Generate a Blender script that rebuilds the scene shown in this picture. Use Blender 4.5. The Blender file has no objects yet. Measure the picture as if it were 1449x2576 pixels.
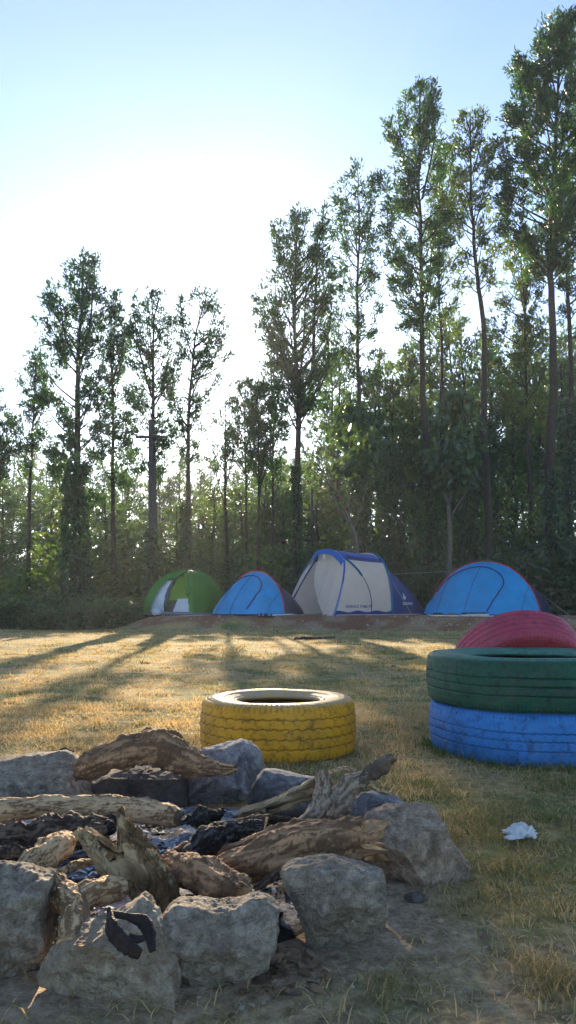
import bpy, bmesh, math, random
import numpy as np
from mathutils import Vector, Matrix
from mathutils.bvhtree import BVHTree

C = bpy.context.scene.collection
R = math.radians
TAU = 2 * math.pi
CAMH = 0.62
PITCH = R(6.8)
F = 1946.0            # focal length in the working pixel grid 1449 x 2576

# ------------------------------------------------------------------ survey helper: where a sight line meets depth Y
def P(px, py, Y):
    u = (px - 724.5) / F
    v = (1288 - py) / F
    c, s = math.cos(PITCH), math.sin(PITCH)
    dy = c - v * s
    dz = s + v * c
    t = Y / dy
    return np.array([u * t, Y, CAMH + dz * t])

def GY(py, z=0.0):
    v = (1288 - py) / F
    c, s = math.cos(PITCH), math.sin(PITCH)
    t = (z - CAMH) / (s + v * c)
    return (c - v * s) * t

# ------------------------------------------------------------------ noise
def _h(ix, iy, iz, seed):
    n = (ix.astype(np.int64) * 374761393 + iy.astype(np.int64) * 668265263 + iz.astype(np.int64) * 2147483647 + seed * 1274126177) & 0xffffffff
    n = ((n ^ (n >> 13)) * 1274126177) & 0xffffffff
    n = ((n ^ (n >> 16)) * 2246822519) & 0xffffffff
    return ((n ^ (n >> 15)) & 0xffffff) / float(0xffffff)

def vnoise(p, seed=0):
    p = np.asarray(p, dtype=float)
    i = np.floor(p)
    f = p - i
    f = f * f * (3 - 2 * f)
    i = i.astype(np.int64)
    r = 0
    for dx in (0, 1):
        wx = f[:, 0] if dx else 1 - f[:, 0]
        for dy in (0, 1):
            wy = f[:, 1] if dy else 1 - f[:, 1]
            for dz in (0, 1):
                wz = f[:, 2] if dz else 1 - f[:, 2]
                r = r + wx * wy * wz * _h(i[:, 0] + dx, i[:, 1] + dy, i[:, 2] + dz, seed)
    return r * 2 - 1

def fbm(p, seed=0, oct=4, gain=0.5):
    p = np.asarray(p, dtype=float)
    a, s = 1.0, 0
    for k in range(oct):
        s = s + a * vnoise(p * (2.03 ** k) + 17.3 * k, seed + k)
        a *= gain
    return s

def sstep(x, a, b):
    t = np.clip((x - a) / (b - a), 0, 1)
    return t * t * (3 - 2 * t)

# ------------------------------------------------------------------ objects
def mesh_np(name, V, Fs, mats, parent=None, attrs=None, smooth=False, midx=None, loc=None):
    """link one mesh object; V in world metres (or local to the parent's origin when loc is given)"""
    V = np.asarray(V, dtype=np.float64)
    if loc is None:
        if parent is not None:
            off = np.array(world_loc(parent))
            V = V - off
            lo = (0, 0, 0)
        else:
            lo = V.mean(axis=0)
            lo[2] = V[:, 2].min()
            V = V - lo
    else:
        lo = loc
    me = bpy.data.meshes.new(name)
    Fs = [np.asarray(f, dtype=np.int32) for f in Fs if len(f)]
    nf = sum(len(f) for f in Fs)
    loops = np.concatenate([f.ravel() for f in Fs])
    tot = np.concatenate([np.full(len(f), f.shape[1], dtype=np.int32) for f in Fs])
    start = np.concatenate([[0], np.cumsum(tot)[:-1]]).astype(np.int32)
    me.vertices.add(len(V)); me.loops.add(len(loops)); me.polygons.add(nf)
    me.vertices.foreach_set('co', V.astype(np.float32).ravel())
    me.loops.foreach_set('vertex_index', loops)
    me.polygons.foreach_set('loop_start', start)
    me.polygons.foreach_set('loop_total', tot)
    if smooth:
        me.polygons.foreach_set('use_smooth', np.ones(nf, dtype=bool))
    if midx is not None:
        me.polygons.foreach_set('material_index', np.asarray(midx, dtype=np.int32))
    me.update(calc_edges=True)
    me.validate()
    if not isinstance(mats, (list, tuple)): mats = [mats]
    for m in mats: me.materials.append(m)
    for k, (dom, arr) in (attrs or {}).items():
        arr = np.asarray(arr, dtype=np.float32)
        typ = 'FLOAT_VECTOR' if arr.ndim == 2 else 'FLOAT'
        a = me.attributes.new(k, typ, dom)
        a.data.foreach_set('vector' if arr.ndim == 2 else 'value', arr.ravel())
    o = bpy.data.objects.new(name, me)
    C.objects.link(o)
    o.location = lo
    if parent is not None: o.parent = parent
    return o

def world_loc(o):
    v = Vector((0, 0, 0))
    while o is not None:
        v += o.location; o = o.parent
    return v

def tag(o, label=None, cat=None, group=None, kind=None):
    if label: o['label'] = label
    if cat: o['category'] = cat
    if group: o['group'] = group
    if kind: o['kind'] = kind
    return o

def empty(name, loc, label, cat, group=None):
    o = bpy.data.objects.new(name, None); C.objects.link(o)
    o.location = loc; o.empty_display_size = 0.1
    return tag(o, label, cat, group)

def copy_tree(o, parent=None):
    c = o.copy(); C.objects.link(c); c.parent = parent
    for ch in list(o.children): copy_tree(ch, c)
    return c

def grid_faces(n, m, closed=False, off=0):
    """n rows of m columns; closed wraps the columns"""
    i = np.arange(n - 1)[:, None]
    j = np.arange(m if closed else m - 1)[None, :]
    j2 = (j + 1) % m
    a = i * m + j; b = i * m + j2; c = (i + 1) * m + j2; d = (i + 1) * m + j
    return np.stack([a + 0 * j2, b + 0 * i, c + 0 * i, d + 0 * j2], -1).reshape(-1, 4) + off

def resample(pts, rad, n):
    pts = np.asarray(pts, float); rad = np.asarray(rad, float)
    # Catmull-Rom
    k = len(pts)
    if k == 2:
        t = np.linspace(0, 1, n)[:, None]
        return pts[0] * (1 - t) + pts[1] * t, rad[0] * (1 - t[:, 0]) + rad[1] * t[:, 0]
    q = np.vstack([2 * pts[0] - pts[1], pts, 2 * pts[-1] - pts[-2]])
    u = np.linspace(0, k - 1 - 1e-6, n)
    i = np.floor(u).astype(int); f = (u - i)[:, None]
    p0, p1, p2, p3 = q[i], q[i + 1], q[i + 2], q[i + 3]
    out = 0.5 * ((2 * p1) + (-p0 + p2) * f + (2 * p0 - 5 * p1 + 4 * p2 - p3) * f ** 2 + (-p0 + 3 * p1 - 3 * p2 + p3) * f ** 3)
    r = np.interp(u, np.arange(k), rad)
    return out, r

def tube(pts, rad, seg=8, cap=True, up=None):
    """returns V, [quads], [cap tris], tc"""
    pts = np.asarray(pts, float); n = len(pts)
    rad = np.broadcast_to(np.asarray(rad, float), (n,))
    T = np.gradient(pts, axis=0); T /= np.linalg.norm(T, axis=1, keepdims=True) + 1e-12
    ref = np.array([0, 0, 1.0]) if abs(T[0, 2]) < 0.8 else np.array([1.0, 0, 0])
    N = np.zeros_like(pts)
    a = ref - T[0] * ref.dot(T[0]); a /= np.linalg.norm(a)
    for i in range(n):
        a = a - T[i] * a.dot(T[i]); a /= np.linalg.norm(a) + 1e-12
        N[i] = a
    B = np.cross(T, N)
    th = np.linspace(0, TAU, seg, endpoint=False)
    cs, sn = np.cos(th), np.sin(th)
    V = pts[:, None, :] + rad[:, None, None] * (cs[None, :, None] * N[:, None, :] + sn[None, :, None] * B[:, None, :])
    L = np.concatenate([[0], np.cumsum(np.linalg.norm(np.diff(pts, axis=0), axis=1))])
    r0 = rad.mean()
    tc = np.stack([np.broadcast_to(cs * r0, (n, seg)), np.broadcast_to(sn * r0, (n, seg)), np.broadcast_to(L[:, None], (n, seg))], -1)
    V = V.reshape(-1, 3); tc = tc.reshape(-1, 3)
    Q = grid_faces(n, seg, True)[:, ::-1]
    caps = np.zeros((0, 3), int)
    if cap:
        V = np.vstack([V, pts[0], pts[-1]]); tc = np.vstack([tc, [[0, 0, 0], [0, 0, L[-1]]]])
        c0, c1 = n * seg, n * seg + 1
        j = np.arange(seg); j2 = (j + 1) % seg
        caps = np.vstack([np.stack([np.full(seg, c0), j2, j], -1)[:, ::-1] * 1, np.stack([np.full(seg, c1), (n - 1) * seg + j2, (n - 1) * seg + j], -1)])
    return V, Q, caps, tc

class MB:
    """collects pieces of ONE mesh"""
    def __init__(s): s.V = []; s.F = []; s.n = 0; s.m = []; s.tc = []
    def add(s, V, Fs, mi=0, tc=None):
        V = np.asarray(V, float)
        for f in Fs:
            if len(f):
                s.F.append(np.asarray(f) + s.n); s.m.append(np.full(len(f), mi))
        s.V.append(V); s.tc.append(tc if tc is not None else V * 1.0); s.n += len(V)
    def tube(s, pts, rad, seg=8, mi=0, n=None):
        pts = np.asarray(pts, float)
        if n: pts, rad = resample(pts, np.broadcast_to(rad, (len(pts),)), n)
        V, Q, cp, tc = tube(pts, rad, seg)
        s.add(V, [Q, cp], mi, tc)
    def box(s, c, size, mi=0, rot=None):
        c = np.asarray(c, float); h = np.asarray(size, float) / 2
        v = np.array([[x, y, z] for x in (-1, 1) for y in (-1, 1) for z in (-1, 1)], float) * h
        if rot is not None: v = v @ np.array(rot).T
        s.add(v + c, [np.array([[0, 1, 3, 2], [4, 6, 7, 5], [0, 4, 5, 1], [2, 3, 7, 6], [0, 2, 6, 4], [1, 5, 7, 3]])], mi)
    def build(s, name, mats, parent=None, smooth=False, attrs=None, loc=None):
        a = {'tc': ('POINT', np.vstack(s.tc))}
        a.update(attrs or {})
        # keep face order by vertex count
        order = sorted(range(len(s.F)), key=lambda i: s.F[i].shape[1])
        Fs, mi = [], []
        for k in (3, 4, 5, 6):
            g = [i for i in order if s.F[i].shape[1] == k]
            if g:
                Fs.append(np.vstack([s.F[i] for i in g])); mi.append(np.concatenate([s.m[i] for i in g]))
        return mesh_np(name, np.vstack(s.V), Fs, mats, parent, a, smooth, np.concatenate(mi), loc)

# ------------------------------------------------------------------ materials
def newmat(name):
    m = bpy.data.materials.new(name); m.use_nodes = True
    nt = m.node_tree; nt.nodes.clear()
    out = nt.nodes.new('ShaderNodeOutputMaterial')
    return m, nt, out

class N:
    def __init__(s, nt): s.nt = nt
    def __call__(s, typ, inputs=None, **props):
        n = s.nt.nodes.new(typ)
        for k, v in props.items(): setattr(n, k, v)
        for k, v in (inputs or {}).items():
            if isinstance(v, bpy.types.NodeSocket): s.nt.links.new(v, n.inputs[k])
            else: n.inputs[k].default_value = v
        return n
    def noise(s, vec, scale, detail=4, rough=0.55, dist=0.0):
        return s('ShaderNodeTexNoise', {'Vector': vec, 'Scale': scale, 'Detail': detail, 'Roughness': rough, 'Distortion': dist}).outputs['Fac']
    def ramp(s, fac, stops):
        n = s('ShaderNodeValToRGB', {'Fac': fac})
        el = n.color_ramp.elements
        while len(el) < len(stops): el.new(0.5)
        for e, (p, c) in zip(el, stops):
            e.position = p
            e.color = (c, c, c, 1) if isinstance(c, (int, float)) else (*c, 1)
        return n.outputs['Color']
    def mix(s, fac, a, b, mode='MIX'):
        n = s('ShaderNodeMix', data_type='RGBA', blend_type=mode)
        for i, v in ((0, fac), (6, a), (7, b)):
            if isinstance(v, bpy.types.NodeSocket): s.nt.links.new(v, n.inputs[i])
            elif i == 0: n.inputs[0].default_value = v
            else: n.inputs[i].default_value = (*v, 1) if len(v) == 3 else v
        return n.outputs[2]
    def math(s, op, a, b=0.0):
        n = s('ShaderNodeMath', operation=op)
        for i, v in ((0, a), (1, b)):
            if isinstance(v, bpy.types.NodeSocket): s.nt.links.new(v, n.inputs[i])
            else: n.inputs[i].default_value = v
        return n.outputs[0]
    def attr(s, name): return s('ShaderNodeAttribute', attribute_name=name)
    def bump(s, h, strength=0.3, dist=0.01):
        return s('ShaderNodeBump', {'Height': h, 'Strength': strength, 'Distance': dist}).outputs['Normal']
    def obj(s): return s('ShaderNodeTexCoord').outputs['Object']
    def finish(s, out, col, rough=0.8, normal=None, spec=0.3, metal=0.0):
        b = s('ShaderNodeBsdfPrincipled', {'Roughness': rough, 'Specular IOR Level': spec, 'Metallic': metal})
        if isinstance(col, bpy.types.NodeSocket): s.nt.links.new(col, b.inputs['Base Color'])
        else: b.inputs['Base Color'].default_value = (*col, 1)
        if normal is not None: s.nt.links.new(normal, b.inputs['Normal'])
        s.nt.links.new(b.outputs[0], out.inputs[0])
        return b

def m_plain(name, col, rough=0.6, bump=0.0, scale=40, spec=0.3, metal=0.0, var=0.15):
    m, nt, out = newmat(name); n = N(nt)
    co = n.obj()
    a = n.noise(co, scale, 4)
    c2 = tuple(x * (1 - var) for x in col); c3 = tuple(min(1, x * (1 + var)) for x in col)
    c = n.ramp(a, [(0.3, c2), (0.7, c3)])
    nm = n.bump(n.noise(co, scale * 3, 3), bump, 0.004) if bump else None
    n.finish(out, c, rough, nm, spec, metal)
    return m

def m_rock(name, dark, light, seed, stain=(0.16, 0.11, 0.07), stain_amt=0.5):
    m, nt, out = newmat(name); n = N(nt)
    co = n('ShaderNodeMapping', {'Vector': n.obj(), 'Location': (seed * 3.1, seed * 1.7, seed)}).outputs[0]
    big = n.noise(co, 10, 5, 0.65, 0.6)
    med = n.noise(co, 48, 6, 0.75, 0.5)
    fine = n.noise(co, 260, 3, 0.7)
    base = n.ramp(med, [(0.34, dark), (0.52, tuple((a + b) / 2 for a, b in zip(dark, light))), (0.66, light)])
    base = n.mix(n.ramp(big, [(0.42, 0.0), (0.60, stain_amt)]), base, stain)
    base = n.mix(n.ramp(big, [(0.33, 0.75), (0.45, 0.0)]), base, tuple(x * 0.45 for x in dark))
    speck = n.ramp(fine, [(0.34, 0.55), (0.46, 1.0), (0.6, 1.0), (0.72, 1.35)])
    base = n.mix(1.0, base, speck, 'MULTIPLY')
    base = n.mix(n.attr('soot').outputs['Fac'], base, (0.018, 0.016, 0.015))
    h = n.math('ADD', n.math('MULTIPLY', med, 1.2), n.math('MULTIPLY', fine, 0.25))
    h = n.math('ADD', h, n.math('MULTIPLY', big, 1.5))
    n.finish(out, base, 0.9, n.bump(h, 1.0, 0.012), 0.2)
    return m

def m_wood(name, bark, pale, split=0.5, grain=1.0):
    """bark is the weathered skin, pale the bare wood under it; attribute bark marks where skin is left"""
    m, nt, out = newmat(name); n = N(nt)
    tc = n.attr('tc').outputs['Vector']
    st = n('ShaderNodeMapping', {'Vector': tc, 'Scale': (1, 1, 0.12)}).outputs[0]
    g1 = n.noise(st, 90 * grain, 5, 0.65, 0.4)
    g2 = n.noise(st, 320 * grain, 3, 0.6)
    pat = n.noise(tc, 24, 5, 0.65)
    barkm = n.attr('bark').outputs['Fac']
    pc = n.ramp(g1, [(0.3, tuple(x * 0.55 for x in pale)), (0.5, pale), (0.75, tuple(min(1, x * 1.25) for x in pale))])
    bc = n.ramp(pat, [(0.3, tuple(x * 0.45 for x in bark)), (0.55, bark), (0.75, tuple(x * 1.5 for x in bark))])
    bc = n.mix(n.ramp(g2, [(0.4, 0.0), (0.6, 0.35)]), bc, tuple(x * 0.5 for x in bark))
    col = n.mix(barkm, pc, bc)
    h = n.math('ADD', n.math('MULTIPLY', g1, 1.0), n.math('MULTIPLY', g2, 0.4))
    h = n.math('ADD', h, n.math('MULTIPLY', pat, 0.6))
    n.finish(out, col, 0.85, n.bump(h, 0.9, 0.005), 0.2)
    return m

def m_leaf(name, c1, c2, c3, trans, rough=0.5, tmix=0.4, spec=0.35):
    m, nt, out = newmat(name); n = N(nt)
    t = n.attr('tint').outputs['Fac']
    col = n.ramp(t, [(0.0, c1), (0.5, c2), (1.0, c3)])
    tcol = n.mix(1.0, col, trans, 'MULTIPLY')
    b = n('ShaderNodeBsdfPrincipled', {'Base Color': col, 'Roughness': rough, 'Specular IOR Level': spec})
    tr = n('ShaderNodeBsdfTranslucent', {'Color': tcol})
    mx = n('ShaderNodeMixShader', {0: tmix, 1: b.outputs[0], 2: tr.outputs[0]})
    nt.links.new(mx.outputs[0], out.inputs[0])
    return m

def m_fabric(name, col, tmix=0.25, rough=0.6, fade=0.12, spec=0.3):
    m, nt, out = newmat(name); n = N(nt)
    co = n.obj()
    a = n.noise(co, 3.5, 4)
    c = n.ramp(a, [(0.3, tuple(x * (1 - fade) for x in col)), (0.7, tuple(min(1, x * (1 + fade)) for x in col))])
    cr = n.noise(co, 9, 5, 0.6, 0.8)
    nm = n.bump(cr, 0.5, 0.02)
    b = n('ShaderNodeBsdfPrincipled', {'Base Color': c, 'Roughness': rough, 'Specular IOR Level': spec, 'Normal': nm})
    tr = n('ShaderNodeBsdfTranslucent', {'Color': c})
    mx = n('ShaderNodeMixShader', {0: tmix, 1: b.outputs[0], 2: tr.outputs[0]})
    nt.links.new(mx.outputs[0], out.inputs[0])
    return m

def m_tyre(name, paint, worn, side, seed):
    """attributes: groove (0..1 depth in the tread), wall (1 on the sidewalls), inside"""
    m, nt, out = newmat(name); n = N(nt)
    co = n('ShaderNodeMapping', {'Vector': n.obj(), 'Location': (seed, seed * 2.0, 0)}).outputs[0]
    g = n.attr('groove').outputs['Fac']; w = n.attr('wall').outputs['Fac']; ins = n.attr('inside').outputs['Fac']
    big = n.noise(co, 7, 5, 0.65); med = n.noise(co, 45, 5, 0.7)
    c = n.ramp(big, [(0.3, tuple(x * 0.7 for x in paint)), (0.55, paint), (0.8, tuple(min(1, x * 1.2) for x in paint))])
    c = n.mix(n.ramp(med, [(0.52, 0.0), (0.68, 0.75)]), c, worn)
    blot = n.noise(co, 16, 6, 0.75, 0.8)
    c = n.mix(n.ramp(blot, [(0.54, 0.0), (0.66, 0.7)]), c, tuple(x * 0.5 for x in worn))
    sc = n.mix(n.ramp(med, [(0.4, 0.2), (0.6, 1.0)]), paint, side)
    c = n.mix(w, c, sc)
    c = n.mix(n.math('MULTIPLY', g, 0.5), c, tuple(x * 0.35 for x in worn))
    chip = n.noise(co, 26, 7, 0.8, 0.3)
    c = n.mix(n.ramp(chip, [(0.615, 0.0), (0.64, 1.0)]), c, tuple(x * .3 + .01 for x in worn))
    c = n.mix(n.ramp(n.noise(co, 5, 4, 0.7), [(0.50, 0.0), (0.78, 0.35)]), c, (0.13, 0.11, 0.085))
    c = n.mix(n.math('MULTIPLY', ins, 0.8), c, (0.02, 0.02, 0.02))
    n.finish(out, c, n.ramp(med, [(0.3, 0.5), (0.7, 0.85)]), n.bump(med, 0.35, 0.004), 0.4)
    return m

# ------------------------------------------------------------------ terrain
def ground_h(x, y):
    x = np.asarray(x, float); y = np.asarray(y, float)
    ye = 18.15 - 0.15 * x + 0.25 * np.sin(x * 0.9)
    t = sstep(y, ye, ye + 1.15) * sstep(x, -4.6, -3.3)
    h = 0.33 * t
    p = np.stack([x * 0.7, y * 0.7, 0 * x], -1).reshape(-1, 3)
    n1 = fbm(p, 5, 3).reshape(x.shape)
    p2 = np.stack([x * 9, y * 9, 0 * x], -1).reshape(-1, 3)
    n2 = fbm(p2, 9, 3).reshape(x.shape)
    near = sstep(y, 3.5, 8)
    amp = 0.004 + 0.020 * near
    h = h + n1 * amp + n2 * (0.007 + 0.010 * t * (1 - sstep(y, 19.4, 20.0)))
    # the ground falls away gently beyond the tents
    h = h - 0.02 * np.clip(y - 30, 0, 400)
    return h

def grass_cover(x, y):
    """0 bare .. 1 thick"""
    p = np.stack([x * 1.3, y * 1.3, 0 * x], -1)
    g = 0.55 + 0.6 * fbm(p, 31, 4)
    fx, fy = -0.30, 1.9
    d = np.hypot(x - fx, (y - fy))
    g = np.maximum(g, 0.55 * np.exp(-((x - .6) ** 2 / 1.2 + (y - 4.6) ** 2 / 2.5)))
    g = np.maximum(g, 0.36)
    g = g * sstep(d, 0.50, 0.85)
    # worn earth in the near right corner
    g = g * (1 - 0.25 * (1 - sstep(y, 1.5, 2.2)))
    ye = 18.15 - 0.15 * x
    g = g * (1 - 0.90 * sstep(y + 0.5 * fbm(p * 1.6, 93, 3), ye + 0.1, ye + 0.7) * sstep(x, -4.6, -3.6))
    return np.clip(g, 0, 1)

def build_ground():
    ys = np.concatenate([np.linspace(-80, -7, 10), np.linspace(-6, 0.6, 12), np.linspace(0.65, 5, 170), np.geomspace(5.05, 30, 190), np.geomspace(31, 600, 40)])
    k = 180
    rows = []
    for y in ys:
        w = (3.0 + 0.62 * max(y, 0) if y >= -6 else 40.0) if y < 30 else 3.0 + 0.62 * 30 + (y - 30) * 1.1
        t = np.linspace(-1, 1, k)
        xs = np.sign(t) * (0.55 * np.abs(t) + 0.45 * np.abs(t) ** 3) * w
        rows.append(np.stack([xs, np.full(k, y), np.zeros(k)], -1))
    V = np.vstack(rows)
    V[:, 2] = ground_h(V[:, 0], V[:, 1])
    cov = grass_cover(V[:, 0], V[:, 1])
    m, nt, out = newmat('ground_soil'); n = N(nt)
    co = n('ShaderNodeNewGeometry').outputs['Position']
    cv = n.attr('cover').outputs['Fac']; er = n.attr('earth').outputs['Fac']
    a = n.noise(co, 2.2, 6, 0.6); b = n.noise(co, 26, 6, 0.7); f = n.noise(co, 150, 4, 0.75)
    soil = n.ramp(b, [(0.3, (0.14, 0.095, 0.06)), (0.5, (0.33, 0.24, 0.155)), (0.7, (0.54, 0.42, 0.29))])
    straw = n.ramp(b, [(0.3, (0.14, 0.10, 0.045)), (0.5, (0.34, 0.24, 0.095)), (0.7, (0.50, 0.38, 0.17))])
    green = n.ramp(b, [(0.3, (0.06, 0.075, 0.022)), (0.6, (0.14, 0.165, 0.05)), (0.75, (0.26, 0.25, 0.10))])
    veg = n.mix(n.ramp(a, [(0.42, 0.0), (0.6, 1.0)]), straw, green)
    c = n.mix(n.ramp(n.math('ADD', cv, n.math('MULTIPLY', f, 0.35)), [(0.25, 0.0), (0.65, 1.0)]), soil, veg)
    red = n.ramp(b, [(0.3, (0.10, 0.05, 0.028)), (0.6, (0.24, 0.12, 0.07)), (0.8, (0.34, 0.21, 0.14))])
    c = n.mix(er, c, red)
    c = n.mix(1.0, c, n.ramp(f, [(0.25, 0.55), (0.5, 1.0), (0.75, 1.35)]), 'MULTIPLY')
    h = n.math('ADD', n.math('MULTIPLY', b, 1.0), n.math('MULTIPLY', f, 0.4))
    n.finish(out, c, 0.95, n.bump(h, 0.8, 0.02), 0.1)
    ye = 18.15 - 0.15 * V[:, 0]
    rag = 0.45 * fbm(V * np.array([1.6, 1.6, 0]), 91, 4)
    earth = (0.45 + .55 * sstep(fbm(V * np.array([3, 3, 0]), 92, 4), -.35, .1)) * sstep(V[:, 1] + rag, ye + 0.0, ye + 0.5) * sstep(V[:, 0], -4.6, -3.6) * (1 - sstep(V[:, 1], 24, 27))
    o = mesh_np('ground', V, [grid_faces(len(ys), k)], m, None, {'cover': ('POINT', cov), 'earth': ('POINT', earth)}, True, loc=(0, 0, 0))
    tag(o, 'dry brown and green grass clearing rising to a low earth bank', 'ground', kind='structure')

M_GRASS = m_leaf('grass_blades', (0.58, 0.43, 0.24), (0.28, 0.22, 0.09), (0.07, 0.125, 0.03), (1.3, 1.15, 0.75), 0.6, 0.38, 0.2)

def blades(x, y, h, wd, tint, rng, lean=0.6):
    n = len(x)
    z = ground_h(x, y) - 0.004
    a = rng.uniform(0, TAU, n); b = rng.uniform(0, TAU, n)
    hz = h * (1 - 0.6 * lean * rng.uniform(0, 1, n))
    ln = h * lean * rng.uniform(0.3, 1.3, n)
    base = np.stack([x, y, z], -1)
    side = np.stack([np.cos(a), np.sin(a), 0 * a], -1) * (wd / 2)[:, None]
    mid = base + np.stack([np.cos(b) * ln * .35, np.sin(b) * ln * .35, hz * 0.62], -1)
    tip = base + np.stack([np.cos(b) * ln, np.sin(b) * ln, hz], -1)
    V = np.stack([base - side, base + side, mid + side * 0.7, mid - side * 0.7, tip], 1).reshape(-1, 3)
    i = np.arange(n)[:, None] * 5
    Q = i + np.array([[0, 1, 2, 3]]); T = i + np.array([[3, 2, 4]])
    return V, T, Q, tint

def build_grass():
    rng = np.random.default_rng(3)
    X, Y, H, W, Tn = [], [], [], [], []
    def zone(y0, y1, per, h, w):
        area = (0.47 * (y1 ** 2 - y0 ** 2)) + 1.0 * (y1 - y0)
        n = int(area * per)
        y = np.sqrt(rng.uniform(y0 ** 2, y1 ** 2, n)); x = rng.uniform(-1, 1, n) * (0.47 * y + 0.5)
        g = grass_cover(x, y)
        cl = 0.5 + 0.8 * fbm(np.stack([x * 7, y * 7, 0 * x], -1), 77, 3)
        keep = rng.uniform(0, 1, n) < np.clip(g * (0.25 + cl), 0.02 * g, 1)
        x, y, cl = x[keep], y[keep], cl[keep]
        n = len(x)
        p = np.stack([x * 0.9, y * 0.9, 0 * x], -1)
        gr = 0.22 + 0.55 * fbm(p, 55, 4) + rng.normal(0, 0.22, n)
        gr += 0.55 * np.exp(-((x - 1.0) ** 2 / 0.25 + (y - 2.7) ** 2 / 0.5))
        X.append(x); Y.append(y); H.append(h * rng.lognormal(0, 0.35, n) * (0.6 + 0.6 * np.clip(cl, 0, 1.3))); W.append(w * rng.uniform(0.6, 1.3, n)); Tn.append(np.clip(gr, 0, 1))
    zone(1.0, 2.6, 15000, 0.022, 0.0030)
    zone(2.6, 5, 8000, 0.024, 0.0040)
    zone(5, 10, 2200, 0.024, 0.0045)
    zone(10, 21, 420, 0.032, 0.009)
    # tufts
    def tuft(cx, cy, n, r, h, t, w=0.002):
        x = cx + rng.normal(0, r, n); y = cy + rng.normal(0, r, n)
        X.append(x); Y.append(y); H.append(h * rng.lognormal(0, .3, n)); W.append(np.full(n, w)); Tn.append(np.clip(t + rng.normal(0, .18, n), 0, 1))
    for px, py, n, r, h, t in [(1330, 2140, 260, .035, .022, .45), (1270, 2190, 200, .04, .03, .5), (1360, 2450, 420, .03, .022, .3), (1425, 2290, 260, .03, .022, .15),
                               (990, 2490, 220, .03, .022, .6), (1060, 1985, 350, .05, .035, .8), (1180, 2290, 160, .03, .02, .6), (1220, 2040, 160, .04, .03, .3),
                               (245, 1738, 200, .05, .05, .9), (110, 1790, 160, .06, .04, .5), (330, 1790, 160, .07, .04, .7), (900, 1990, 200, .05, .03, .4), (1400, 2500, 200, .03, .03, .6)]:
        Yg = GY(py); q = P(px, py, Yg); tuft(q[0], Yg, n, r, h, t)
    # lusher grass round the tyres
    for a in np.linspace(math.pi * 0.9, TAU + 0.3, 34):
        tuft(1.09 + 0.485 * math.cos(a), 3.45 + 0.485 * math.sin(a), 26, .022, .045, .95, .004)
    for a in np.linspace(math.pi, TAU, 30):
        tuft(-0.045 + 0.36 * math.cos(a), 3.42 + 0.36 * math.sin(a), 14, .03, .022, .6, .003)
    for k in range(620):
        y = rng.uniform(1.3, 12); x = rng.uniform(-1, 1) * (0.45 * y + .3)
        if grass_cover(np.array([x]), np.array([y]))[0] > 0.3:
            tuft(x, y, 40, 0.012 + 0.004 * y, 0.018 + .002 * y, rng.uniform(0, 0.9), 0.0015 + 0.0006 * y)
    x, y, h, w, t = map(np.concatenate, (X, Y, H, W, Tn))
    # dry straw lying flat
    ns = 40000; ys_ = np.sqrt(rng.uniform(1.0, 25, ns)); xs_ = rng.uniform(-1, 1, ns) * (.47 * ys_ + .4)
    kp = (np.hypot(xs_ + .3, ys_ - 1.9) > .62); xs_, ys_ = xs_[kp], ys_[kp]; ns = len(xs_)
    V2, T2, Q2, t2 = blades(xs_, ys_, rng.uniform(.010, .028, ns), .0018 + .0007 * ys_ * rng.uniform(.6, 1.2, ns), np.clip(rng.normal(.12, .15, ns), 0, 1), rng, 1.6)
    V, T, Q, t = blades(x, y, h, w, t, rng, 0.9)
    T2 = T2 + len(V); Q2 = Q2 + len(V); V = np.vstack([V, V2]); T = np.vstack([T, T2]); Q = np.vstack([Q, Q2]); t = np.concatenate([t, t2])
    tint = np.concatenate([1 - 0 * t + (t - 1), t])
    o = mesh_np('grass', V, [T, Q], M_GRASS, None, {'tint': ('FACE', tint)}, loc=(0, 0, 0))
    tag(o, 'short dry and green grass growing over the clearing', 'grass', kind='stuff')

# ------------------------------------------------------------------ rocks
_ico = {}
def ico(s):
    if s not in _ico:
        bm = bmesh.new(); bmesh.ops.create_icosphere(bm, subdivisions=s, radius=1)
        V = np.array([v.co[:] for v in bm.verts]); Fc = np.array([[v.index for v in f.verts] for f in bm.faces]); bm.free()
        V /= np.linalg.norm(V, axis=1, keepdims=True)
        _ico[s] = (V, Fc)
    return _ico[s]

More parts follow.
